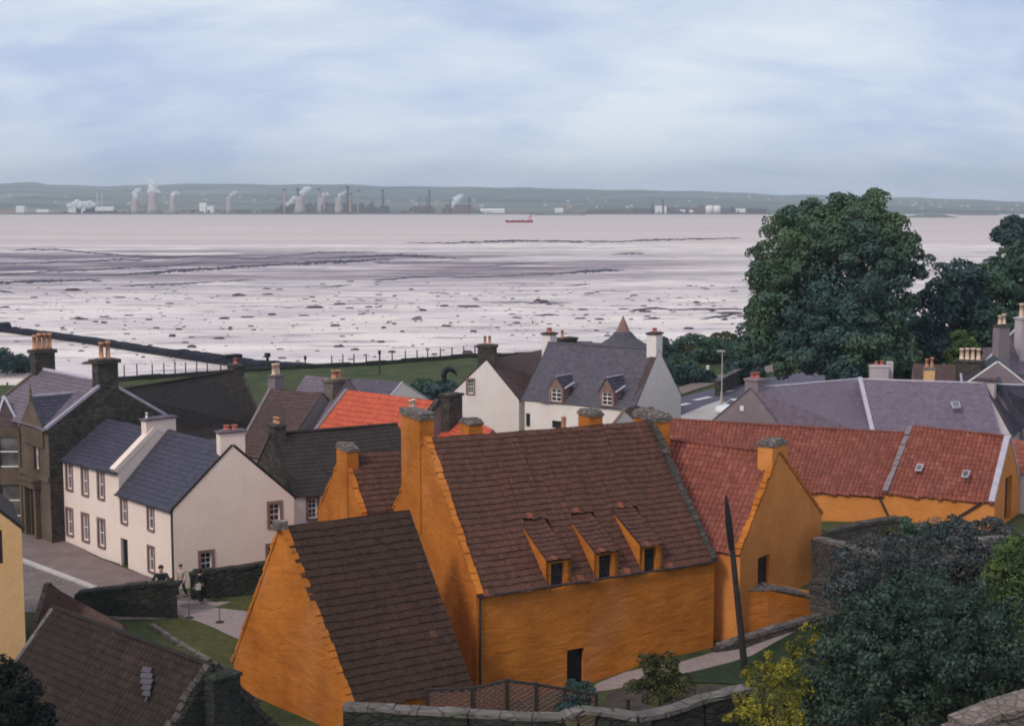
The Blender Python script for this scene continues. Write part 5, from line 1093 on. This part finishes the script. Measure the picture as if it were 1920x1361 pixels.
# --- garden on the right
def bush(name,label,px,py,rx,ry,Y_,m_,nsub,rs,nl,size,up=.45,cat='bush',group=None,more=()):
    big=[E_(px,py,rx,ry,Y_)]+[E_(*q) for q in more]; b_=at(px,py+ry,Y_); z=min(hz(b_.x,Y_),b_.z-.2)
    return tree(name,label,big,(b_.x,Y_,z),m_,nsub,rs,nl,size,group,trunk_r=.08,limbs=8,up=up,cat=cat,inner=.25)
bush('garden_shrub','great dark blue green shrub mass filling the lower right corner',1700,1230,170,130,44,'leafshrub',330,.42,42000,.075,more=((1610,1280,110,110,43),(1810,1250,130,130,44),(1760,1150,120,80,46),(1640,1160,70,60,46),(1900,1240,80,110,43),(1560,1330,70,60,42)))
bush('garden_shrub','grey twiggy shrub below the dark garden wall',1620,1075,70,70,55,'leafgrey',130,.35,11000,.07,more=((1700,1060,80,60,57),(1590,1110,40,40,54)))
bush('garden_shrub','dusty pinkish shrub in front of the ochre end wing',1780,1040,80,62,59,'leafgrey',120,.4,11000,.08,more=((1850,1070,60,60,57),(1740,1100,60,40,54)))
bush('garden_shrub','round dark green bush against the ochre end wing wall',1785,1000,30,28,66,'leafblue',40,.3,4500,.08,more=((1815,1015,25,20,66),))
bush('garden_shrub','upright feathery green shrub beside the dark wall end',1703,990,14,28,66,'leafgreen',30,.25,2200,.08,more=((1740,1013,18,14,66),(1720,1008,22,16,66)))
bush('garden_shrub','low grey shrub under the slit doorway of the end wing',1850,1003,44,26,64,'leafgrey',50,.3,5000,.08,more=((1890,1010,30,20,64),(1815,1008,24,18,64)))
bush('garden_shrub','low green weeds along the foot of the long ochre range',1740,1002,50,16,67,'leafolive',40,.25,4000,.07,more=((1690,1000,24,12,67),))
bush('garden_shrub','fresh lime green shrub at the right edge',1895,1105,45,85,48,'leaflime',90,.35,8000,.075,more=((1905,1050,30,40,49),))
bush('gorse_bush','yellow flowering bush spilling beside the dark shrub mass',1525,1225,42,52,47,'leafyel',50,.26,3600,.055,more=((1500,1270,40,40,46),))
bush('gorse_bush','bright yellow bush at the bottom edge beside the wall end',1440,1330,70,52,42,'leafyel',60,.24,4200,.05,more=((1400,1345,40,25,41.5),(1475,1290,40,40,42)))
bush('gorse_bush','spiky yellow green sprig bush by the leaning pole foot',1430,1262,42,14,45,'leafyel',24,.16,1100,.05,more=((1440,1245,6,22,45),))
bush('herb_bush','bushy olive green shrub in front of the ochre wall right of the door',1238,1268,44,36,56.5,'leafolive',60,.28,5000,.065,more=((1212,1252,12,32,56.5),(1262,1250,10,30,56.5),(1275,1285,30,20,56.),(1235,1292,52,18,56.3),(1205,1285,26,20,56.2)))
bush('herb_bush','low dark plant clump below the trellis end',1085,1300,34,20,54,'leafblue',34,.2,2500,.06,more=((1060,1318,24,12,53.5),))
bush('garden_shrub','black green yew in the bottom left corner',8,1320,55,80,40,'leafdark',90,.35,9000,.07,more=((45,1350,50,45,40),(4,1265,14,30,40)))
# ================================================================== GARDEN WALLS, FENCES, POLES
def wallrun(name,pts,Yz,h_,w_,m,cope,label,jit=.05,cat='wall',seg=.9):
    """pts: list of (top point V3)"""
    P0=pts[0]; t=thing(name,label,cat,(P0.x,P0.y,P0.z-h_)); mb=MB(); cb=MB()
    for a_,b_ in zip(pts,pts[1:]):
        mb.slab(a_-V3((0,0,h_)),b_-V3((0,0,h_)),w_,h_)
        n=max(1,int((b_-a_).length/seg))
        for i in range(n):
            p=lerp(a_,b_,i/n)+V3((0,0,rng.uniform(-jit,jit)*.4+.003)); q=lerp(a_,b_,(i+.97)/n)+V3((0,0,rng.uniform(-jit,jit)*.4+.003)); cb.slab(p,q,w_*rng.uniform(1.1,1.3),.14+rng.uniform(0,jit))
    obj('masonry',mb,M[m],t); obj('coping',cb,M[cope],t); return t
wallrun('garden_wall',[q_-V3((0,0,.14)) for q_ in (at(645,1322,50.5),at(740,1326,50.3),at(880,1334,49.8),at(1000,1341,49.5),at(1055,1342,49.4),at(1072,1333,49.5),at(1092,1326,49.6),at(1150,1333,49.8),at(1195,1341,49.7),at(1250,1330,50.3),at(1320,1306,51.3),at(1402,1287,52.3))],0,3.5,.5,'stonegreen','cope','mossy rubble garden wall with a pale wavy coping along the bottom edge')
wallrun('forecourt_wall',[at(148,1113,67.2),at(235,1103,67.4),at(318,1094,67.6)],0,2.,.45,'stonegreen','stonegreen','dark mossy garden wall left of the gateway where a person leans')
wallrun('forecourt_wall',[at(368,1076,70.6),at(440,1067,71.2),at(512,1056,72.)],0,1.8,.45,'stonegreen','stonegreen','dark mossy garden wall right of the gateway below the broad white gable')
for (px,py,Y_,lb) in ((320,1096,67.6,'left'),(367,1078,70.5,'right')):
    c_=at(px,py,Y_); t=thing('gate_pier','squat dark stone gate pier on the %s of the gateway'%lb,'gate pier',(c_.x,c_.y,c_.z-2.2),'gate piers'); mb=MB(); mb.box((c_.x,c_.y,c_.z-2.4),.55,.55,2.4,.3); obj('shaft',mb,M['stonegreen'],t); mb=MB(); mb.box((c_.x,c_.y,c_.z+.003),.66,.66,.12,.3); mb.box((c_.x,c_.y,c_.z+.125),.45,.45,.2,.3,.4); obj('cap',mb,M['stonegreen'],t)
wallrun('terrace_wall',[at(1346,1213,65.4),at(1420,1190,65.9),at(1500,1167,66.4),at(1580,1146,67)],0,1.2,.4,'stone','cope','low dark terrace wall stepping up beside the path')
ft=[at(1398,1108,66.9),at(1440,1107,67.0),at(1510,1121,67.5),at(1576,1139,68.2)]
t=thing('ochre_terrace','streaky ochre painted terrace block with a ragged stone top below the wing window','wall',(ft[1].x,ft[1].y,3)); mb=MB(); cb=MB()
for a_,b_ in zip(ft,ft[1:]):
    bk=V3((.3,1.5,0)); za,zb2=V3((0,0,a_.z-2.)),V3((0,0,b_.z-2.)); mb.hexa([a_-za,b_-zb2,b_-zb2+bk,a_-za+bk,a_,b_,b_+bk,a_+bk])
    n=6
    for i in range(n):
        p=lerp(a_,b_,i/n)+V3((0,.15,.003)); q=lerp(a_,b_,(i+.96)/n)+V3((0,.15,.003)); cb.slab(p+V3((.1,.5,0)),q+V3((.1,.5,0)),1.25+rng.uniform(0,.12),.05+rng.uniform(0,.06))
obj('masonry',mb,M['ochre'],t); obj('coping',cb,M['cope'],t)
wallrun('dark_garden_wall',[at(1548,1000,70.5),at(1610,986,71.5),at(1686,974,72.5)],0,2.2,.45,'stone','stone','tall dark garden wall under the long ochre range')
wallrun('dark_garden_wall',[at(1535,1012,68),at(1600,1030,64),at(1680,1050,61)],0,3.,.5,'stone','cope','rubble garden wall slanting forward under the grey shrub')
wallrun('dark_garden_wall',[at(1528,1090,64.5),at(1600,1098,63)],0,1.4,.6,'stone','stone','stub of dark wall beside the ochre terrace')
wallrun('dark_garden_wall',[at(1800,1020,62),at(1870,1012,62.5),at(1960,1010,63)],0,2.,.5,'stone','cope','garden wall with a pale top at the right edge')
wallrun('corner_wall',[at(1800,1362,36.5),at(1860,1338,37),at(1960,1308,37.6)],0,2.,.8,'stonewarm','stonewarm','pinkish rubble wall top in the bottom right corner')
wallrun('road_wall',[on(1345,715,5.6),on(1385,694,5.6),on(1430,676,5.6)],0,2.,.5,'stone','cope','dark wall running uphill behind the street lamp')
# trellis fence
fp=[at(800,1292,52.6),at(885,1289,52.8),at(950,1274,53.),at(1005,1281,53.2),at(1058,1290,53.4),at(1118,1301,53.6)]
t=thing('trellis_fence','brown woven trellis fence with dark posts in front of the ochre wall','fence',(fp[0].x,fp[0].y,fp[0].z-1.3))
for i,p in enumerate(fp):
    mb=MB(); mb.box(p-V3((0,0,1.5)),.13,.13,1.55,.2); obj('post',mb,M['darkwood'],t)
mb=MB()
for a_,b_ in zip(fp,fp[1:]): mb.slab(a_-V3((0,0,.06)),b_-V3((0,0,.06)),.09,.08)
obj('top_rail',mb,M['darkwood'],t)
M['wattle']=plain('woven_wattle',(.17,.10,.085),.9,.4,14.)
for a_,b_ in zip(fp,fp[1:]):
    mb=MB(); nv=9
    for j in range(13):
        z=.12+j*.095
        for i in range(nv):
            p=lerp(a_,b_,i/nv);q=lerp(a_,b_,(i+1)/nv); o_=.035*(1 if (i+j)%2 else -1); mb.slab(p-V3((0,0,z))+V3((0,o_,rng.uniform(-.01,.01))),q-V3((0,0,z))+V3((0,-o_,rng.uniform(-.01,.01))),.02,.055)
    for i in range(nv): p=lerp(a_,b_,(i+.5)/nv); mb.cyl(p-V3((0,0,1.35)),p-V3((0,0,.06)),.02,n=5)
    obj('woven_panel',mb,M['wattle'],t)
c_=at(1178,1312,52.8); 
t=thing('fence_post','lone short dark post between the trellis and the curving wall','post',(c_.x,c_.y,c_.z-1)); mb=MB(); mb.box((c_.x,c_.y,c_.z-1.2),.14,.14,1.2,.2,.85); obj('shaft',mb,M['darkwood'],t); mb=MB(); mb.box((c_.x,c_.y,c_.z+.002),.17,.17,.05,.2); obj('cap',mb,M['darkwood'],t)
wallrun('bed_edging',[at(1120,1316,53.2),at(1180,1312,53.4),at(1240,1318,52.6)],0,.6,.3,'stonewarm','wattle','low pinkish bed edging beyond the trellis',cat='edging') if False else None
# leaning dark pole with a furled top
b_=ghit(1398,1256); Yp=b_.y; t=thing('leaning_pole','tall leaning dark pole with a furled canvas like top in front of the ochre wing','pole',b_)
mb=MB(); tp=at(1361,928,Yp-.3); mb.cyl(b_-V3((0,0,.3)),at(1374,1040,Yp-.2),.17,.13,10); mb.cyl(at(1374,1040,Yp-.2),tp,.12,.05,10); obj('shaft',mb,M['darkwood'],t)
mb=MB(); a_=at(1372,1030,Yp-.2); prev=a_
for f_,r0,r1 in ((.25,.13,.155),(.55,.155,.15),(.85,.15,.09),(1.,.09,.04)):
    q=lerp(a_,tp,f_); mb.cyl(prev,q,r0,r1,9,False); prev=q
obj('furled_top',mb,M['black'],t)
# sundial-like posts in the forecourt
for px,yb,yt,lb in ((355,1160,1122,'thin rod on a small disc base in the gateway path'),(412,1168,1138,'thin rod on a small disc base on the pink forecourt')):
    b_=ghit(px,yb); t=thing('rod_post',lb,'post',b_,'disc footed rods in the forecourt'); mb=MB(); mb.lathe(b_,[(.22,0),(.22,.07),(.12,.12)],12); obj('base',mb,M['darkwood'],t); mb=MB(); mb.cyl(b_,V3((b_.x,b_.y,at(px,yt,b_.y).z)),.02,n=6); obj('rod',mb,M['darkwood'],t)
# seafront fence
def fence(label,l,hh=1.15,yadd=.3):
    t=thing('seafront_fence',label,'fence',l[0])
    for q in l: mb=MB(); mb.cyl(q-V3((0,0,.3)),q+V3((0,0,hh*rng.uniform(.9,1.1))),.09,.08,6); obj('post',mb,M['darkwood'],t)
    mb=MB()
    for a_,b_ in zip(l,l[1:]):
        for z in (.5,.95): mb.cyl(a_+V3((0,0,z)),b_+V3((0,0,z)),.012,n=4)
    obj('wire',mb,M['iron'],t)
def seapt(px): # point on the sea wall top at column px
    X_=(px-CX)/F
    Y_=180.
    for _ in range(20): Y_=float(shore(X_*Y_))
    return V3((X_*Y_,Y_,hz(X_*Y_,Y_)+.45))
fence('post and wire fence along the sea wall right of the pier',[seapt(x) for x in (620,641,662,685,711,734,759,781,801,825,847,869,890)])
fence('post and wire fence along the shore left of the pier behind the black roof',[seapt(x) for x in (228,252,281,303,324,344,365,385,410)],1.4)
for px,yt,yb,r_,lb in ((712,657,700,.10,'tall thin pole standing on the green'),(570,667,695,.10,'slim dark marker post near the pier root'),(499,662,690,.22,'thick dark beacon post on the pier'),(1353,655,757,0,'')):
    if r_==0: continue
    p=seapt(px) if px!=712 else on(712,702,2.8); t=thing('marker_post',lb,'post',p); mb=MB(); ztop=at(px,yt,p.y).z; mb.cyl(p-V3((0,0,1)),V3((p.x,p.y,ztop)),r_,r_*.8,8); obj('shaft',mb,M['darkwood'],t); mb=MB(); mb.cyl(V3((p.x,p.y,ztop-.5)),V3((p.x,p.y,ztop)),r_*1.8,n=8); obj('cap',mb,M['black'],t)
# street lamp
b_=on(1353,757,4.15); zt_=at(1353,660,b_.y).z; t=thing('street_lamp','pale grey street lamp post beside the road by the big tree','street lamp',b_); mb=MB(); mb.cyl(b_,b_+V3((0,0,1.2)),.16,.14,10); mb.cyl(b_+V3((0,0,1.2)),V3((b_.x,b_.y,zt_)),.08,.06,10); obj('pole',mb,M['concrete'],t)
mb=MB(); mb.box((b_.x-.15,b_.y,zt_),.75,.28,.18); obj('lamp_head',mb,M['lead'],t)
b_=on(1327,712,4.15); t=thing('bollard','white roadside bollard by the far verge','bollard',b_); mb=MB(); mb.lathe(b_,[(.2,0),(.2,1.2),(.14,1.45)],10); obj('shaft',mb,M['frame'],t); mb=MB(); mb.lathe(b_+V3((0,0,1.46)),[(.2,0),(.2,.14),(.05,.2)],10); obj('cap',mb,M['frame'],t)
# hook shaped dark thing on the green
c_=on(838,722,3.); t=thing('bent_sculpture','dark hook shaped curved post on the green left of the white two pot house','sculpture',c_)
pts=[(838,724),(833,710),(832,700),(837,692),(845,691),(852,697),(857,704)]; rr=[.12,.28,.36,.38,.34,.22,.06]; mb=MB()
for (x0_,y0_),(x1_,y1_),r0,r1 in zip(pts,pts[1:],rr,rr[1:]): mb.cyl(at(x0_,y0_,c_.y),at(x1_,y1_,c_.y),r0,r1,8)
obj('curved_post',mb,M['black'],t); mb=MB(); mb.box((c_.x,c_.y,c_.z-.2),.8,.8,.3); obj('plinth',mb,M['stone'],t)
# half hidden cottage by the shore
h,c=bhouse('shore_cottage','tiny white cottage in the scrub beside the big tree',1368,655,190,-10,3.5,4,2.6,1.6,'white2','margin')
# white parked car nose behind the harled gable
b_=on(1384,776,4.1); t=thing('parked_car','white car half hidden behind the harled gable','car',b_); ux=V3((.93,.36,0)); vx=V3((-.36,.93,0))
def car_pt(a_,b2,z): return b_+ux*a_+vx*b2+V3((0,0,z))
M['carw']=plain('white_car_paint',(.8,.78,.78),.3,.03)
mb=MB(); P=[]
for a_,zz_,hw_ in ((-2.1,.45,.7),(-2.,.75,.8),(-1.1,.92,.82),(-.5,1.4,.66),(.9,1.42,.66),(1.6,.95,.82),(2.1,.8,.78),(2.15,.4,.7)): P.append([car_pt(a_,-.82,.28),car_pt(a_,-.84,min(zz_,.8)),car_pt(a_,-hw_,zz_),car_pt(a_,hw_,zz_),car_pt(a_,.84,min(zz_,.8)),car_pt(a_,.82,.28)])
mb.grid(P); mb.face(P[0]); mb.face(P[-1][::-1]); obj('body',mb,M['carw'],t,True)
for a_ in (-1.3,1.3):
    for s_ in (-1,1):
        mb=MB(); mb.cyl(car_pt(a_,s_*.68,.31),car_pt(a_,s_*.86,.31),.31,n=14); obj('wheel',mb,M['black'],t)
mb=MB()
for s_ in (-1,1): mb.face([car_pt(-.95,s_*.80,.97),car_pt(-.45,s_*.68,1.33),car_pt(.85,s_*.68,1.35),car_pt(1.4,s_*.80,.98)])
mb.face([car_pt(-1.03,-.7,.98),car_pt(-1.03,.7,.98),car_pt(-.56,.58,1.36),car_pt(-.56,-.58,1.36)]); obj('car_window',mb,M['glass'],t)
# ================================================================== PEOPLE
def skinmesh(name,nodes,edges,m,parent,sub=1):
    me=bpy.data.meshes.new(name); org=V3(parent['_o']); me.from_pydata([tuple(n_[0]) for n_ in nodes],edges,[]); o=bpy.data.objects.new(name,me); sc.collection.objects.link(o); o.parent=parent; o['_o']=tuple(org)
    sk=o.modifiers.new('Skin','SKIN'); sk.use_smooth_shade=True
    for i,n_ in enumerate(nodes):
        me.skin_vertices[0].data[i].radius=(n_[1],n_[2] if len(n_)>2 else n_[1])
    me.skin_vertices[0].data[0].use_root=True
    if sub: s_=o.modifiers.new('Sub','SUBSURF'); s_.levels=sub; s_.render_levels=sub
    me.materials.append(m); return o
M['skin']=plain('skin',(.50,.30,.22),.6,.1,5.); M['hairb']=plain('brown_hair',(.035,.022,.018),.7,.3,20.); M['cdark']=plain('dark_jacket',(.022,.022,.028),.9,.3,8.); M['cbeige']=plain('beige_jacket',(.42,.34,.30),.9,.15,8.); M['cjean']=plain('dark_trousers',(.022,.024,.035),.9,.2,8.)
def person(base,yaw,label,jm,tm,pose='stand',hair='short',h=1.72):
    t=thing('person',label,'person',base); t.rotation_euler=(0,0,yaw); t['_o']=(0,0,0)
    k_=h/1.72; lean=.14 if pose=='lean' else 0; st=.22 if pose=='walk' else .04
    def J(x,y,z,r,r2=None): return ((x*k_,y*k_,z*k_),r*k_,(r2 or r)*k_)
    el=(-.34,.30,1.12) if pose=='lean' else (-.27,-.03,1.12); hn=(-.10,.42,1.13) if pose=='lean' else (-.28,.10+st*.3,.88)
    er=(.34,.30,1.12) if pose=='lean' else (.27,-.05,1.12); hr=(.10,.44,1.13) if pose=='lean' else (.28,.06-st*.3,.88)
    nodes=[J(0,0,.95,.13,.10),J(0,lean*.4,1.15,.125,.09),J(0,lean,1.36,.15,.095),J(0,lean+.02,1.47,.055),J(0,lean+.04,1.56,.075,.085),J(0,lean+.045,1.66,.07,.08),
     J(.17,lean,1.39,.055),J(*er,.042),J(*hr,.03),J(-.17,lean,1.39,.055),J(*el,.042),J(*hn,.03),
     J(.09,0,.88,.085),J(.10,st,.50,.055),J(.10,st*.7-.04,.08,.038),J(.10,st*.7+.12,.035,.035,.025),
     J(-.09,0,.88,.085),J(-.10,-st*.3,.50,.055),J(-.10,-st-.04,.08,.038),J(-.10,-st+.12,.035,.035,.025)]
    ed=[(0,1),(1,2),(2,3),(3,4),(4,5),(2,6),(6,7),(7,8),(2,9),(9,10),(10,11),(0,12),(12,13),(13,14),(14,15),(0,16),(16,17),(17,18),(18,19)]
    for hi,(hx,hy,hz_),sg in ((8,hr,1),(11,hn,-1)):
        d=V3((0,.05,-.05)) if pose!='lean' else V3((-sg*.06,.03,-.01))
        for j,(off,ln) in enumerate(((-.03,.9),(-.01,1.05),(.01,1.),(.03,.8))):
            n0=len(nodes); p=V3((hx,hy,hz_))+d*1.0+V3((0 if pose!='lean' else 0,off,0) if pose!='lean' else (0,off,0)); q=p+d*ln*.8+V3((0,0,-.015)); nodes+=[J(*p,.012),J(*q,.009)]; ed+=[(hi,n0),(n0,n0+1)]
        n0=len(nodes); p=V3((hx-sg*.035,hy+.02,hz_-.02)); nodes+=[J(*p,.012),J(*(p+V3((-sg*.01,.02,-.03))),.009)]; ed+=[(hi,n0),(n0,n0+1)]
    skinmesh('body',nodes,ed,M['skin'],t,1)
    # nose, ears
    mb=MB(); c_=V3((0,lean+.045,1.62))*k_; mb.hexa([c_+V3(q)*k_ for q in ((-.012,.075,-.03),(.012,.075,-.03),(.012,.105,-.03),(-.012,.105,-.03),(-.008,.07,.02),(.008,.07,.02),(.008,.082,.02),(-.008,.082,.02))]); 
    for s_ in (-1,1): mb.box(c_+V3((s_*.078,0,-.03))*k_,.015,.03,.05)
    obj('face_features',mb,M['skin'],t)
    mb=MB()
    for s_ in (-1,1): mb.box(c_+V3((s_*.03,.082,.012))*k_,.022,.012,.012)
    obj('eyes',mb,M['black'],t)
    jn=[J(0,.0,.93,.155,.125),J(0,lean*.4,1.15,.15,.115),J(0,lean,1.36,.17,.12),J(0,lean+.01,1.44,.08),J(.18,lean,1.385,.075),J(*er,.06),J(*[lerp(er[i],hr[i],.85) for i in range(3)],.045),J(-.18,lean,1.385,.075),J(*el,.06),J(*[lerp(el[i],hn[i],.85) for i in range(3)],.045)]
    skinmesh('jacket',jn,[(0,1),(1,2),(2,3),(2,4),(4,5),(5,6),(2,7),(7,8),(8,9)],M[jm],t,1)
    tn=[J(0,0,.95,.14,.115),J(.09,0,.86,.10),J(.10,st,.50,.075),J(.10,st*.7-.03,.12,.06),J(-.09,0,.86,.10),J(-.10,-st*.3,.50,.075),J(-.10,-st-.03,.12,.06)]
    skinmesh('trousers',tn,[(0,1),(1,2),(2,3),(0,4),(4,5),(5,6)],M[tm],t,1)
    hc=(V3((0,lean+.03,1.655)))*k_; bm=bmesh.new(); bmesh.ops.create_icosphere(bm,subdivisions=3,radius=.098*k_); mb=MB()
    for v in bm.verts:
        v.co.z*=1.05; 
        if v.co.y>.045*k_ : v.co.y=.045*k_+(v.co.y-.045*k_)*.25
        if hair=='long' and v.co.z<0 and v.co.y<.03: v.co.z*=2.6
        elif v.co.z<-.02*k_: v.co.z=-.02*k_+(v.co.z+.02*k_)*.4
        v.co+=V3((rng.normal(0,.002),rng.normal(0,.002),rng.normal(0,.002)))
    mb.v=[tuple(v.co+hc) for v in bm.verts]; 
    for f in bm.faces: mb.f.append(tuple(v.index for v in f.verts)); mb.uv.append([(0,0)]*3)
    bm.free(); obj('hair',mb,M['hairb'],t,True)
    for s_,yy_ in ((1,st*.7),(-1,-st)):
        mb=MB(); c_=V3((.10*s_,yy_+.03,.0))*k_; mb.box(c_,.10,.27,.075,0,.8); obj('shoe',mb,M['black'],t)
    return t
p=ghit(341,1120); person(p,math.radians(150),'person in a pale jacket and dark trousers walking through the gateway','cbeige','cjean','walk','short',1.72)
p=at(303,1058,68.5); z_=hz(p.x,p.y); person(V3((p.x,p.y,z_)),math.radians(185),'person in dark clothes leaning on the wall left of the gateway, head and shoulders showing','cdark','cjean','lean','short',max(1.5,p.z-z_))
p=ghit(377,1133); z_=hz(p.x,p.y); person(V3((p.x,p.y,z_)),math.radians(60),'person in black with a pale bag standing against the right gate pier','cdark','cdark','stand','long',1.86)
q=p; c_=V3((p.x-.05,p.y-.32,z_+.85)); t=thing('shoulder_bag','small pale bag carried by the person in black at the gate pier','bag',c_); mb=MB(); mb.box(c_,.26,.12,.3,.3,.9); obj('bag_body',mb,M['concrete'],t); mb=MB(); mb.slab(c_+V3((-.1,0,.28)),c_+V3((.05,.12,.68)),.03,.01); obj('strap',mb,M['black'],t)
# ================================================================== HAZE
mb=MB(); mb.hexa([(-7000,-60,-3.),(7000,-60,-3.),(7000,9800,-3.),(-7000,9800,-3.),(-7000,-60,230),(7000,-60,230),(7000,9800,230),(-7000,9800,230)])
k=MK('haze_air'); k.n.remove(k.b); pvn=k.n.new('ShaderNodeVolumePrincipled'); pvn.inputs['Density'].default_value=1.35e-4; pvn.inputs['Color'].default_value=(.88,.95,1,1); pvn.inputs['Anisotropy'].default_value=0.3
k.l.new(pvn.outputs[0],k.n['Material Output'].inputs['Volume']); M['haze']=k.m
obj('haze',mb,M['haze'],None,False,kind='stuff')
for o_ in sc.objects:
    if '_o' in o_: del o_['_o']
